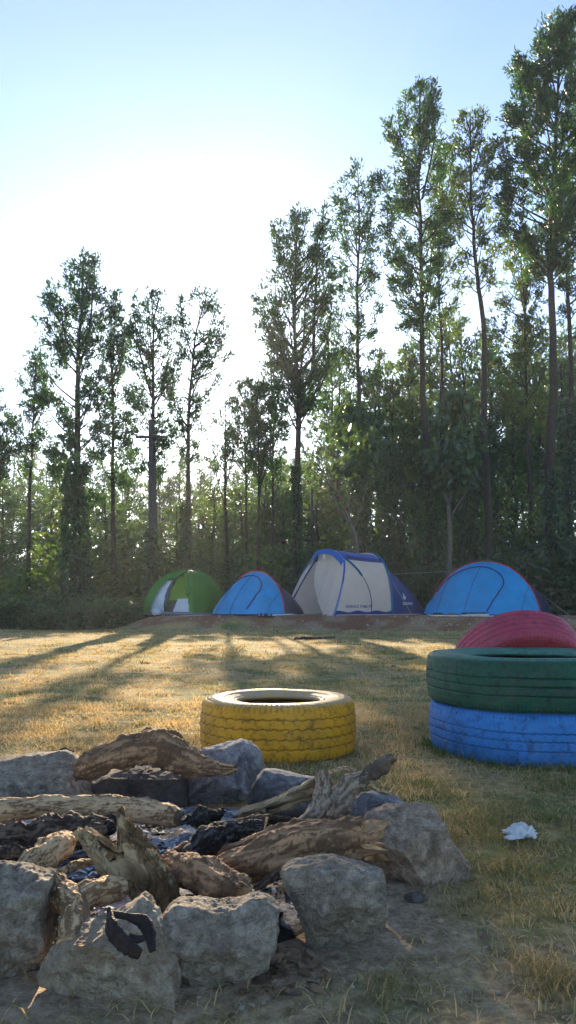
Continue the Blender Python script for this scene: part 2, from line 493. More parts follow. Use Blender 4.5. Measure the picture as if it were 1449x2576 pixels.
def outline_body(poly, Y, hy, cuts=(), seed=0, sub=6, amp=0.010, tilt=0.0, ex=0.55, ey=0.75, freq=11, rnd=0, fine=1.0):
    """a solid whose outline, seen square on at depth Y, is poly; hy = half its thickness front to back"""
    pts = np.array([P(x, y, Y)[[0, 2]] for x, y in poly])
    a = pts; b = np.roll(pts, -1, 0)
    cr = a[:, 0] * b[:, 1] - b[:, 0] * a[:, 1]; A = cr.sum() / 2
    c = ((a + b) * cr[:, None]).sum(0) / (6 * A)
    th = np.linspace(-math.pi, math.pi, 1441)
    S = np.zeros_like(th)
    for p, q in zip(a - c, b - c):
        d = np.stack([np.cos(th), np.sin(th)], -1); e = q - p
        den = d[:, 0] * e[1] - d[:, 1] * e[0]
        with np.errstate(divide='ignore', invalid='ignore'):
            t = (p[0] * e[1] - p[1] * e[0]) / den
            s = (p[0] * d[:, 1] - p[1] * d[:, 0]) / den
        ok = (t > 0) & (s >= -1e-6) & (s <= 1 + 1e-6) & np.isfinite(t)
        S = np.where(ok, np.maximum(S, np.where(ok, t, 0)), S)
    V, Fc = ico(sub)
    ang = np.arctan2(V[:, 2], V[:, 0]); rho = np.hypot(V[:, 0], V[:, 2])
    r = np.interp(ang, th, S) * rho ** ex
    yy = hy * np.sign(V[:, 1]) * np.abs(V[:, 1]) ** ey
    W = np.stack([np.cos(ang) * r, yy, np.sin(ang) * r], -1)
    hx, hz = (pts[:, 0].max() - pts[:, 0].min()) / 2, (pts[:, 1].max() - pts[:, 1].min()) / 2
    sc = np.array([hx, hy, hz])
    rng = np.random.default_rng(seed)
    cuts = list(cuts)
    for k in range(rnd):
        v = rng.normal(0, 1, 3); v[1] = -abs(v[1]) - 0.4; v /= np.linalg.norm(v)
        cuts.append((*v, rng.uniform(0.72, 0.9)))
    for cx, cy, cz, d in cuts:
        nrm = np.array([cx, cy, cz], float); nrm /= np.linalg.norm(nrm)
        d = max(d, 0.90 * math.hypot(nrm[0], nrm[2]))
        q = W / sc; e = q @ nrm - d
        # hard facets with a slightly broken edge
        q = q - np.maximum(e, 0)[:, None] * nrm * 0.97
        W = q * sc
    nd = W / (np.linalg.norm(W, axis=1, keepdims=True) + 1e-9)
    n1 = 0.75 * fbm(W * freq + seed * 7.7, seed, 6, 0.62) + 1.0 * (np.abs(fbm(W * freq * .7 + seed, seed + 60, 3)) - .3)
    rid = 1 - np.abs(fbm(W * freq * 2.2 + seed * 3.3, seed + 40, 4))
    W = W + nd * (amp * n1 + amp * 0.35 * (rid - 0.6))[:, None] * fine
    W = W + nd * (amp * 0.22 * fbm(W * freq * 9, seed + 9, 3))[:, None]
    W[:, 1] += tilt * W[:, 2]
    W += np.array([c[0], Y, c[1]])
    return W, Fc

def rock(poly, Y, hy, mat, label, cat='rock', **kw):
    W, Fc = outline_body(poly, Y, hy, **kw)
    d = np.hypot(W[:, 0] + .34, W[:, 1] - 1.93)
    soot = (1 - sstep(d + .08 * fbm(W * 14, 71, 4), .38, .58)) * .9
    o = mesh_np('rock', W, [Fc], mat, None, {'soot': ('POINT', soot)}, True)
    return tag(o, label, cat, 'rocks ringing the burnt-out campfire')

def build_rocks():
    grey = m_rock('granite_grey', (0.15, 0.125, 0.09), (0.56, 0.48, 0.37), 1)
    warm = m_rock('granite_warm', (0.22, 0.175, 0.12), (0.62, 0.53, 0.39), 2, (0.22, 0.14, 0.08), 0.6)
    blue = m_rock('granite_blue', (0.14, 0.14, 0.15), (0.46, 0.45, 0.455), 3, (0.12, 0.11, 0.10), 0.35)
    pink = m_rock('granite_pink', (0.25, 0.17, 0.11), (0.68, 0.51, 0.37), 4, (0.13, 0.085, 0.06), 0.6)
    sooty = m_rock('granite_sooty', (0.09, 0.08, 0.07), (0.24, 0.21, 0.18), 5, (0.05, 0.04, 0.035), 0.6)
    rock([(-80, 1918), (0, 1911), (70, 1904), (145, 1897), (172, 1908), (205, 1935), (228, 1968), (249, 2008), (225, 2060), (100, 2075), (-80, 2070)], 2.42, 0.17, grey,
         'large grey granite rock at the back left of the fire ring', cuts=[(0.25, -0.75, 0.75, 0.42), (0.2, -1, -0.25, 0.72), (0.9, -0.4, 0.35, 0.7)], seed=1, amp=0.008)
    rock([(238, 1960), (270, 1943), (340, 1933), (352, 1927), (420, 1925), (450, 1938), (468, 1945), (478, 2020), (468, 2045), (350, 2055), (260, 2045), (240, 2000)], 2.5, 0.12, sooty,
         'low dark flat-topped rock under the gnarled back log', cuts=[(0, -0.35, 1, 0.55), (0, -1, 0.1, 0.7)], seed=2, amp=0.006)
    rock([(470, 1955), (484, 1915), (510, 1885), (555, 1873), (604, 1865), (628, 1874), (656, 1892), (663, 1940), (652, 1972), (634, 2003), (615, 2035), (560, 2045), (500, 2030), (476, 1990)], 2.55, 0.12, blue,
         'tall blue-grey rock standing in front of the yellow tyre', cuts=[(-0.7, -0.6, 0.5, 0.5), (0.6, -0.8, 0.2, 0.6), (0.1, -0.8, -0.6, 0.62)], seed=3, amp=0.008)
    rock([(625, 2005), (645, 1960), (665, 1943), (700, 1945), (740, 1950), (800, 1965), (832, 2000), (824, 2060), (740, 2085), (650, 2060)], 2.3, 0.11, blue,
         'blue-grey rock half hidden behind the split plank', cuts=[(0, -0.7, 0.7, 0.55)], seed=4, amp=0.008)
    rock([(846, 2060), (870, 2032), (895, 2010), (912, 1997), (962, 1996), (1004, 2011), (1036, 2036), (1050, 2080), (1000, 2120), (900, 2120), (850, 2095)], 2.12, 0.10, blue,
         'pale bluish rock behind the big pinkish rock', cuts=[(-0.3, -0.8, 0.5, 0.6), (0.5, -0.4, 0.8, 0.7)], seed=5, amp=0.006)
    rock([(915, 2070), (940, 2048), (985, 2040), (1040, 2036), (1096, 2037), (1113, 2049), (1126, 2095), (1158, 2145), (1177, 2170), (1176, 2195), (1158, 2230), (1104, 2252), (1041, 2263), (979, 2268), (930, 2240), (905, 2150)], 1.86, 0.13, pink,
         'big pinkish-brown rock at the right end of the fire ring', cuts=[(0.0, -0.48, 1, 0.55), (-0.5, -0.8, -0.35, 0.52), (0.35, -1, 0.1, 0.62)], seed=6, sub=7, amp=0.009, rnd=5)
    rock([(704, 2190), (729, 2177), (779, 2170), (837, 2166), (875, 2174), (962, 2190), (973, 2211), (976, 2274), (967, 2326), (929, 2363), (883, 2392), (806, 2406), (780, 2396), (758, 2336), (727, 2274), (708, 2232)], 1.49, 0.085, grey,
         'wedge-shaped grey rock with a flat pale top, front right', cuts=[(0.0, -0.36, 1, 0.70), (-0.75, -0.75, -0.25, 0.38), (0.15, -0.8, -0.5, 0.5), (0.3, -1, 0.0, 0.72), (-0.35, -0.9, 0.25, 0.66)], seed=7, sub=7, amp=0.008, rnd=3)
    rock([(409, 2317), (430, 2287), (452, 2272), (490, 2278), (540, 2294), (575, 2289), (635, 2264), (665, 2270), (704, 2287), (694, 2347), (676, 2412), (645, 2447), (617, 2507), (592, 2507), (562, 2486), (510, 2490), (450, 2475), (433, 2397), (417, 2347)], 1.37, 0.08, grey,
         'grey rock with a dipped top at the front centre of the ring', cuts=[(0.1, -0.7, 0.65, 0.5), (0.1, -1, -0.35, 0.62)], seed=8, sub=7, amp=0.009, rnd=5)
    rock([(78, 2445), (118, 2394), (145, 2367), (200, 2340), (235, 2331), (270, 2321), (310, 2296), (355, 2261), (396, 2297), (426, 2347), (443, 2407), (447, 2497), (425, 2519), (350, 2530), (295, 2550), (255, 2544), (220, 2509), (130, 2507), (83, 2480)], 1.32, 0.095, warm,
         'pale pointed rock with a black peel lying on it', cuts=[(0.25, -0.55, 0.75, 0.3), (-0.25, -0.85, -0.30, 0.42), (0.7, -0.6, 0.3, 0.8), (-0.8, -0.5, 0.3, 0.75)], seed=9, sub=7, amp=0.009, rnd=5)
    rock([(-90, 2188), (0, 2184), (50, 2193), (125, 2211), (125, 2247), (120, 2282), (127, 2347), (122, 2397), (112, 2447), (65, 2470), (0, 2484), (-90, 2484)], 1.42, 0.10, grey,
         'blocky grey rock cut off by the left edge, beside the pale pointed rock', cuts=[(0.0, -0.5, 1, 0.72), (0.3, -1, -0.1, 0.62)], seed=10, sub=7, amp=0.009, rnd=5)
    # loose stones
    for i, (px, py, r, mt, lb) in enumerate([
            (702, 2490, 20, pink, 'small reddish chunk of stone on the bare ground before the ring'),
            (775, 2492, 14, warm, 'small pale chip of stone right of the reddish chunk'),
            (800, 2330, 26, sooty, None), (1045, 2270, 20, sooty, 'small sooty stone under the big pinkish rock')]):
        if lb is None: continue
        Y = GY(py); q = [(px + r * 1.3 * math.cos(a) * (1 + 0.25 * math.sin(3 * a + i)), py - r * 0.4 + r * 0.75 * math.sin(a) * (1 + 0.2 * math.cos(2 * a + i))) for a in np.linspace(0, TAU, 10, endpoint=False)]
        o = rock(q, Y, 0.012, mt, lb, cat='stone', seed=30 + i, sub=5, amp=0.002, freq=40, rnd=4)
        o['group'] = 'loose stones beside the fire ring'

# ------------------------------------------------------------------ logs
def log_mb(mb, pts, rad, seg=64, n=150, seed=0, amp=0.12, peel=0.5, ragged=(0.0, 0.0), ribs=0.5, flat=None, taper_end=True):
    p, r = resample(pts, rad, n)
    V, Q, cp, tc = tube(p, r, seg)
    nn = n * seg
    core = np.vstack([np.repeat(p, seg, 0), p[0], p[-1]])
    rr = np.concatenate([np.repeat(r, seg), [r[0], r[-1]]])
    d = V - core
    L = tc[:, 2]
    tcs = tc / r.mean()
    q = np.stack([tcs[:, 0] * 2.2, tcs[:, 1] * 2.2, tcs[:, 2] * 0.55], -1) + seed * 5.1
    rib = fbm(q, seed, 4)
    lump = fbm(tcs * 0.8 + seed * 2.3, seed + 7, 4)
    bark = fbm(tcs * np.array([3.6, 3.6, 0.8]) + seed, seed + 21, 6, 0.78)
    mask = sstep(bark, -0.35 + (0.5 - peel) * 1.2, 0.25 + (0.5 - peel) * 1.2)
    amp = amp * 1.45
    fl = np.abs(fbm(np.stack([tcs[:, 0] * 5, tcs[:, 1] * 5, tcs[:, 2] * 1.3], -1) + seed, seed + 31, 4))
    f = 1 - 0.10 * fl + amp * ribs * rib + amp * lump + 0.07 * mask
    V = core + d * f[:, None]
    if flat is not None:
        pass
    # ragged broken ends
    T0 = p[0] - p[1]; T0 /= np.linalg.norm(T0); T1 = p[-1] - p[-2]; T1 /= np.linalg.norm(T1)
    for e, T, rg in ((0, T0, ragged[0]), (1, T1, ragged[1])):
        if rg > 0:
            k = 14
            for m in range(k):
                row = m if e == 0 else n - 1 - m
                idx = slice(row * seg, (row + 1) * seg)
                th = np.arange(seg)
                jag = vnoise(np.stack([tcs[idx, 0] * 3, tcs[idx, 1] * 3, 0 * th + seed], -1), seed + 3)
                V[idx] += T[None] * (jag * rg * rr[row * seg] * (1 - m / k) ** 1.5)[:, None]
            ci = nn if e == 0 else nn + 1
            V[ci] -= T * rr[0] * 0.4 * rg
    tc2 = tc + seed
    mb.add(V, [Q, cp], 0, tc2)
    mb.bark = getattr(mb, 'bark', []) + [mask * np.concatenate([np.ones(nn), [0, 0]])]
    # pale cut faces
    mb.m[-1] = np.full(len(cp), 1)

def log(name, label, branches, mats, parent=None, **kw):
    mb = MB(); mb.bark = []
    for i, b in enumerate(branches):
        k = dict(kw); k.update(b[2] if len(b) > 2 else {})
        log_mb(mb, b[0], b[1], seed=k.pop('seed', 1) + i * 13, **k)
    o = mb.build(name, mats, parent, smooth=True, attrs={'bark': ('POINT', np.concatenate(mb.bark))})
    if parent is None: tag(o, label, 'log' if name == 'log' else name.replace('_', ' '), 'firewood in the fire ring')
    return o

def PP(lst): return [P(*t) for t in lst]
def RP(px, Y): return px * Y / F * 0.95

def build_logs():
    M_A = m_wood('weathered_log', (0.15, 0.085, 0.045), (0.36, 0.21, 0.11))
    M_B = m_wood('pale_stripped_log', (0.20, 0.12, 0.06), (0.52, 0.35, 0.19))
    M_D = m_wood('dark_rotten_log', (0.045, 0.03, 0.022), (0.16, 0.11, 0.075))
    M_K = m_wood('charred_log', (0.012, 0.011, 0.011), (0.10, 0.095, 0.09))
    M_G = m_wood('grey_driftwood', (0.13, 0.095, 0.065), (0.33, 0.25, 0.175))
    cut = m_plain('cut_wood_end', (0.45, 0.27, 0.13), 0.8, 0.6, 60, var=0.45)
    cutd = m_plain('dark_wood_end', (0.12, 0.085, 0.055), 0.85, 0.6, 60, var=0.45)
    # gnarled back log
    log('log', 'thick gnarled log with a ragged dark top lying over the back rocks',
        [(PP([(185, 1940, 2.30), (250, 1915, 2.33), (330, 1890, 2.36), (400, 1887, 2.38), (455, 1905, 2.38), (510, 1930, 2.36), (560, 1938, 2.33), (590, 1936, 2.31)]),
          [RP(x, 2.35) for x in (22, 36, 42, 46, 40, 26, 18, 9)], dict(ragged=(0.3, 1.5), amp=0.2, peel=0.62)),
         (PP([(340, 1868, 2.40), (380, 1858, 2.42), (430, 1862, 2.42), (470, 1900, 2.40)]), [RP(x, 2.4) for x in (12, 24, 26, 12)], dict(amp=0.45, peel=1.2, ragged=(1, 1)))],
        [M_A, cutd], seed=3)
    # long pale pole on the left
    log('log', 'long straight pale branch stripped of bark, running in from the left edge',
        [(PP([(-90, 2040, 1.98), (20, 2037, 1.99), (150, 2030, 2.0), (280, 2034, 2.02), (360, 2040, 2.02), (430, 2053, 2.0), (450, 2058, 1.99)]),
          [RP(x, 2.0) for x in (24, 25, 27, 30, 30, 27, 20)], dict(ragged=(0, 0.3), peel=0.25, amp=0.10))],
        [M_B, cutd], seed=11)
    log('log', 'dark rotten log lying below the long pale branch at the left',
        [(PP([(-90, 2110, 1.80), (20, 2112, 1.82), (110, 2108, 1.84), (190, 2095, 1.86), (255, 2085, 1.88)]), [RP(x, 1.83) for x in (48, 46, 44, 36, 30)], dict(amp=0.3, peel=0.7, ragged=(0, 0.8))),
         (PP([(-60, 2165, 1.72), (40, 2160, 1.74), (90, 2150, 1.76)]), [RP(x, 1.75) for x in (40, 34, 18)], dict(amp=0.35, peel=0.7, ragged=(0, 0.8)))],
        [M_D, cutd], seed=17)
    log('log', 'short stout pale stub of branch with a hollow pointed end on the left rock',
        [(PP([(38, 2190, 1.53), (75, 2168, 1.56), (115, 2150, 1.60), (150, 2125, 1.64), (172, 2112, 1.68)]), [RP(x, 1.6) for x in (10, 28, 37, 37, 28)], dict(amp=0.12, peel=0.25, ragged=(0.6, 0.2)))],
        [M_B, cutd], seed=23)
    # splintered slab
    W, Fc = outline_body([(187, 2105), (200, 2093), (216, 2096), (255, 2125), (285, 2136), (292, 2110), (283, 2060), (294, 2050), (318, 2080), (345, 2110), (385, 2150), (440, 2213), (468, 2262), (452, 2284), (400, 2268), (330, 2228), (255, 2180), (205, 2135)],
                         1.60, 0.022, seed=5, sub=7, amp=0.008, tilt=0.55, ex=0.3, ey=0.45, freq=30)
    c = W.mean(0); ax = np.array([0.72, 0.0, -0.69])
    rel = W - c; al = rel @ ax; pe = rel - al[:, None] * ax
    tcv = np.stack([np.linalg.norm(pe, axis=1) * np.sign(pe[:, 2]), pe[:, 1], al], -1)
    sl = m_wood('splintered_wood', (0.17, 0.105, 0.05), (0.42, 0.30, 0.16))
    bk = sstep(fbm(W * np.array([45, 45, 35]), 8, 5, .7), -0.5, 0.1) * sstep(rel @ np.array([0.69, 0, 0.72]), -0.025, -0.008)
    W[:, 2] += 0.009 * fbm(np.stack([tcv[:, 0] * 90, tcv[:, 1] * 90, tcv[:, 2] * 9], -1), 4, 4, .7)
    W[:, 1] -= 0.006 * np.abs(fbm(np.stack([tcv[:, 0] * 160, tcv[:, 1] * 60, tcv[:, 2] * 30], -1), 5, 4, .7))
    o = mesh_np('wood_slab', W, [Fc], sl, None, {'tc': ('POINT', tcv), 'bark': ('POINT', bk)}, True)
    tag(o, 'splintered wedge of wood with a pale split edge leaning over the ash', 'slab of wood', 'firewood in the fire ring')
    # elbow log
    log('log', 'crooked elbow-shaped branch with a sawn end beside the left rock',
        [(PP([(140, 2222, 1.47), (165, 2255, 1.44), (188, 2295, 1.40), (182, 2345, 1.355), (170, 2388, 1.32)]), [RP(x, 1.42) for x in (30, 34, 34, 32, 30)], dict(amp=0.12, peel=0.75)),
         (PP([(185, 2275, 1.43), (225, 2250, 1.45), (262, 2240, 1.48), (300, 2232, 1.53)]), [RP(x, 1.46) for x in (30, 33, 32, 28)], dict(amp=0.10, peel=0.3))],
        [M_B, cut], seed=31)
    log('log', 'short flaking log lying behind the front centre rock',
        [(PP([(420, 2160, 1.68), (470, 2188, 1.62), (530, 2215, 1.56), (585, 2245, 1.52), (618, 2262, 1.50)]), [RP(x, 1.58) for x in (26, 38, 46, 46, 34)], dict(amp=0.16, peel=0.5, ragged=(0.4, 0.9)))],
        [M_A, cut], seed=37)
    lg = log('log', 'thickest brown log with peeling bark and an orange broken end, resting on the wedge-shaped rock',
        [(PP([(540, 2195, 1.66), (600, 2178, 1.65), (700, 2150, 1.65), (800, 2125, 1.66), (880, 2118, 1.66), (938, 2118, 1.655)]), [RP(x, 1.65) for x in (30, 42, 50, 52, 54, 50)], dict(amp=0.14, peel=0.6, ragged=(0.6, 1.2))),
         (PP([(905, 2110, 1.62), (940, 2105, 1.62), (966, 2092, 1.61)]), [RP(x, 1.62) for x in (18, 12, 5)], dict(amp=0.3, peel=0.1, ragged=(0, 1.0)))],
        [M_A, cut], seed=41)
    log('log', 'second brown log just behind the thickest log, mostly hidden by it',
        [(PP([(545, 2160, 1.80), (620, 2135, 1.79), (720, 2105, 1.78), (830, 2085, 1.80)]), [RP(x, 1.79) for x in (16, 24, 30, 26)], dict(amp=0.2, peel=0.6, ragged=(0.5, 0.5)))],
        [M_A, cutd], seed=43)
    log('charred_log', 'black charred log with ash-grey top in the middle of the fire',
        [(PP([(478, 2150, 1.76), (510, 2120, 1.80), (560, 2095, 1.85), (610, 2085, 1.88), (660, 2090, 1.90)]), [RP(x, 1.8) for x in (20, 34, 32, 26, 20)], dict(amp=0.22, peel=0.8, ragged=(0.6, 0.4))),
         (PP([(480, 2075, 2.0), (520, 2050, 2.02), (560, 2048, 2.05)]), [RP(x, 2.0) for x in (16, 20, 12)], dict(amp=0.4, peel=0.9, ragged=(1, 1)))],
        [M_K, M_K], seed=47)
    log('charred_log', 'black burnt stub lying by the left end of the ash',
        [(PP([(225, 2110, 1.86), (255, 2085, 1.9), (275, 2065, 1.95)]), [RP(x, 1.9) for x in (24, 28, 18)], dict(amp=0.3, peel=0.9, ragged=(.6, .6)))],
        [M_K, M_K], seed=49)
    # split plank
    W, Fc = outline_body([(590, 2062), (606, 2045), (650, 2032), (700, 2003), (760, 1968), (805, 1942), (830, 1950), (842, 1975), (800, 2003), (735, 2030), (660, 2062), (610, 2080)],
                         2.12, 0.02, seed=6, sub=6, amp=0.004, tilt=-0.6, ex=0.35, ey=0.45, freq=30)
    c = W.mean(0); ax = np.array([0.9, 0, 0.44]); rel = W - c; al = rel @ ax; pe = rel - al[:, None] * ax
    tcv = np.stack([pe[:, 2] * 1.1, pe[:, 1], al], -1)
    W[:, 2] += 0.006 * fbm(np.stack([tcv[:, 0] * 130, tcv[:, 1] * 130, tcv[:, 2] * 6], -1), 14, 3)
    pl = m_wood('split_plank', (0.16, 0.12, 0.07), (0.40, 0.30, 0.18))
    o = mesh_np('wood_plank', W, [Fc], pl, None, {'tc': ('POINT', tcv), 'bark': ('POINT', 0.8 * sstep(fbm(np.stack([tcv[:, 0] * 90, tcv[:, 1] * 90, tcv[:, 2] * 8], -1), 2, 3), 0, 0.4))}, True)
    tag(o, 'split wooden plank with long grain sloping up to the forked branch', 'plank', 'firewood in the fire ring')
    log('forked_branch', 'grey knobbly forked branch rising above the right of the fire ring',
        [(PP([(700, 2098, 1.90), (760, 2072, 1.93), (800, 2040, 1.95), (812, 1990, 1.97), (812, 1937, 1.98)]), [RP(x, 1.95) for x in (8, 16, 27, 22, 17)], dict(amp=0.14, peel=0.3)),
         (PP([(812, 2045, 1.95), (850, 2012, 1.97), (885, 1980, 1.99), (912, 1958, 2.0)]), [RP(x, 1.97) for x in (26, 30, 26, 22)], dict(amp=0.3, peel=0.4, ragged=(0, 0.8))),
         (PP([(900, 1966, 2.0), (930, 1945, 2.01), (960, 1926, 2.02), (990, 1905, 2.03)]), [RP(x, 2.0) for x in (13, 18, 17, 12)], dict(amp=0.3, peel=1.3, ragged=(0, 0.3)))],
        [M_G, cutd], seed=53, n=70, seg=40)
    log('twig', 'thin bent brown twig arching behind the forked branch',
        [(PP([(815, 1952, 2.06), (855, 1935, 2.08), (885, 1938, 2.08), (915, 1965, 2.07), (955, 1990, 2.06), (985, 1998, 2.05)]), [RP(x, 2.05) for x in (6, 6, 7, 6, 5, 3)], dict(peel=0.5)),],
        [M_B, cut], seed=57, n=50, seg=12)
    log('twig', 'short white twig standing upright by the thickest log',
        [(PP([(667, 2092, 1.80), (668, 2075, 1.80), (672, 2056, 1.80)]), [RP(x, 1.8) for x in (3, 3, 4)], dict(peel=0.0))],
        [M_B, cut], seed=59, n=12, seg=8)
    for i, (a, b, rr_, lb, mt) in enumerate([
            ((300, 2215, 1.62), (470, 2120, 1.80), 9, 'thin brown stick lying over the ash left of the flaking log', M_A),
            ((560, 2078, 2.02), (735, 2060, 2.08), 8, 'thin dark stick under the split plank', M_D),
            ((10, 2078, 1.95), (185, 2100, 1.86), 11, 'crooked brown stick over the dark rotten log', M_A),
            ((640, 2235, 1.55), (820, 2160, 1.62), 8, 'thin stick in front of the thickest log', M_D),
            ((330, 2045, 2.12), (560, 2072, 2.06), 10, 'charred stick crossing the back of the ash', M_K),
            ((95, 2225, 1.52), (250, 2165, 1.66), 9, 'pale stick poking out behind the elbow-shaped branch', M_B),
            ((430, 2215, 1.58), (560, 2160, 1.72), 12, 'brown stick propped between the splintered wedge and the second brown log', M_A)]):
        A_, B_ = P(*a), P(*b); Mm = (A_ + B_) / 2 + np.array([.008, 0, .012]) * (1 if i % 2 else -1)
        log('stick', lb, [([A_, Mm, B_], [RP(rr_, 1.8), RP(rr_ * 1.1, 1.8), RP(rr_ * .6, 1.8)], dict(peel=.6, amp=.2, ragged=(.6, .6)))], [mt, cutd], seed=70 + i, n=50, seg=14)
    log('twig', 'dark broken branch lying out on the sunlit grass before the tents',
        [(PP([(740, 1607, GY(1609)), (775, 1605, GY(1608)), (810, 1606, GY(1607)), (842, 1603, GY(1606))]), [0.022, 0.028, 0.02, 0.012], dict(peel=0.9, amp=0.3))],
        [M_D, cutd], seed=61, n=40, seg=14)
    log('twig', 'dark crooked stick on the grass behind the back left rock',
        [(PP([(130, 1898, GY(1900)), (160, 1889, GY(1894)), (185, 1894, GY(1896))]), [0.008, 0.012, 0.008], dict(peel=0.9, amp=0.3))],
        [M_D, cutd], seed=63, n=20, seg=10)

def build_peel():
    m = m_plain('dried_peel_skin', (0.022, 0.014, 0.011), 0.7, 0.8, 60, 0.25, var=0.5)
    t = empty('dried_peel', P(300, 2340, 1.30), 'black shrivelled fruit peel draped over the pale pointed rock', 'peel')
    def strip(pts, w, name):
        p, r = resample(PP(pts), np.array(w) * 1.28 / F, 50)
        r = r * 1.2
        V, Q, cp, tc = tube(p, r, 20)
        nn = 50 * 20
        core = np.repeat(p, 20, 0); d = V[:nn] - core
        th = np.tile(np.arange(20) / 20 * TAU, 50)
        f = 0.80 + 0.34 * np.cos(2 * th + 1.2) + 0.14 * fbm(V[:nn] * 120, 5, 4, .7)
        V[:nn] = core + d * f[:, None]
        mb = MB(); mb.add(V, [Q, cp], 0, tc); mb.build(name, m, t, True)
    strip([(276, 2296, 1.245), (280, 2330, 1.225), (298, 2360, 1.215), (325, 2385, 1.205), (352, 2402, 1.20)], [6, 13, 14, 13, 9], 'flap')
    strip([(280, 2300, 1.245), (320, 2306, 1.25), (360, 2320, 1.255), (376, 2350, 1.24), (384, 2392, 1.215)], [6, 6, 12, 11, 6], 'flap')
    strip([(325, 2362, 1.215), (345, 2363, 1.22), (364, 2360, 1.225)], [8, 7, 4], 'flap')
    strip([(272, 2285, 1.25), (278, 2300, 1.243)], [4, 6], 'stem')

# ------------------------------------------------------------------ ash, litter, paper
def build_ash():
    cx, cy = -0.34, 1.93
    n, k = 60, 120
    rr = np.linspace(0, 0.62, n)[:, None]; th = np.linspace(0, TAU, k, endpoint=False)[None]
    x = cx + rr * np.cos(th) * (1.0 + 0.1 * np.sin(3 * th)); y = cy + rr * np.sin(th) * 0.95
    d = rr / 0.62 + 0 * th
    z = 0.028 * (1 - d ** 2) - 0.012 * sstep(d, 0.85, 1)
    V = np.stack([x, y, z], -1).reshape(-1, 3)
    V[:, 2] += ground_h(V[:, 0], V[:, 1]) + 0.008 * fbm(V * np.array([25, 25, 0]), 3, 4) * (1 - d.ravel())
    m, nt, out = newmat('ash_and_char'); nn = N(nt)
    co = nn.obj(); a = nn.noise(co, 11, 5, 0.6); b = nn.noise(co, 70, 5, 0.75)
    c = nn.ramp(a, [(0.44, (0.02, 0.018, 0.017)), (0.54, (0.25, 0.25, 0.27)), (0.7, (0.5, 0.5, 0.53))])
    c = nn.mix(1.0, c, nn.ramp(b, [(0.3, 0.2), (0.5, 1.0), (0.7, 1.4)]), 'MULTIPLY')
    nn.finish(out, c, 0.95, nn.bump(b, 1.0, 0.01), 0.1)
    o = mesh_np('ash_bed', V, [grid_faces(n, k, True)], m, None, None, True)
    tag(o, 'grey and black ash bed in the middle of the stone ring', 'ash', kind='stuff')
    # flakes of ash and charcoal
    rng = np.random.default_rng(8)
    Vs, Fs, T = [], [], []
    base = np.array([[-1, -1, 0], [1, -1, 0], [1, 1, 0], [-1, 1, 0], [0, 0, .8]], float)
    cnt = 0
    for j in range(3400):
        r = 0.5 * math.sqrt(rng.uniform()); a = rng.uniform(0, TAU)
        x, y = cx + r * math.cos(a), cy + r * math.sin(a) * .95
        whit = fbm(np.array([[x * 11, y * 11, 0]]), 60, 2)[0] + 0.35 * math.exp(-((x + 0.36) ** 2 + (y - 1.9) ** 2) / 0.03)
        s = rng.uniform(0.0018, 0.0058)
        A = Matrix.Rotation(rng.uniform(0, TAU), 3, 'Z') @ Matrix.Rotation(rng.uniform(-0.7, 0.7), 3, 'X')
        v = (base * np.array([s, s * rng.uniform(.5, 1.4), s * rng.uniform(.4, 1)])) @ np.array(A).T + np.array([x, y, 0.028 * (1 - (r / .62) ** 2) + 0.004])
        Vs.append(v); i = cnt * 5; Fs.append([[i, i + 1, i + 4], [i + 1, i + 2, i + 4], [i + 2, i + 3, i + 4], [i + 3, i, i + 4]]); cnt += 1
        T += [1.0 if whit + rng.normal(0, .25) > 0.12 else 0.0] * 4
    V = np.vstack(Vs); m, nt, out = newmat('ash_flakes'); nn = N(nt)
    c = nn.mix(nn.attr('tint').outputs['Fac'], (0.02, 0.018, 0.018), (0.55, 0.55, 0.57)); nn.finish(out, c, 0.9, None, 0.15)
    o = mesh_np('ash_flakes', V, [np.array(Fs).reshape(-1, 3)], m, None, {'tint': ('FACE', np.array(T))})
    tag(o, 'white ash flakes and charcoal bits between the logs', 'ash', kind='stuff')

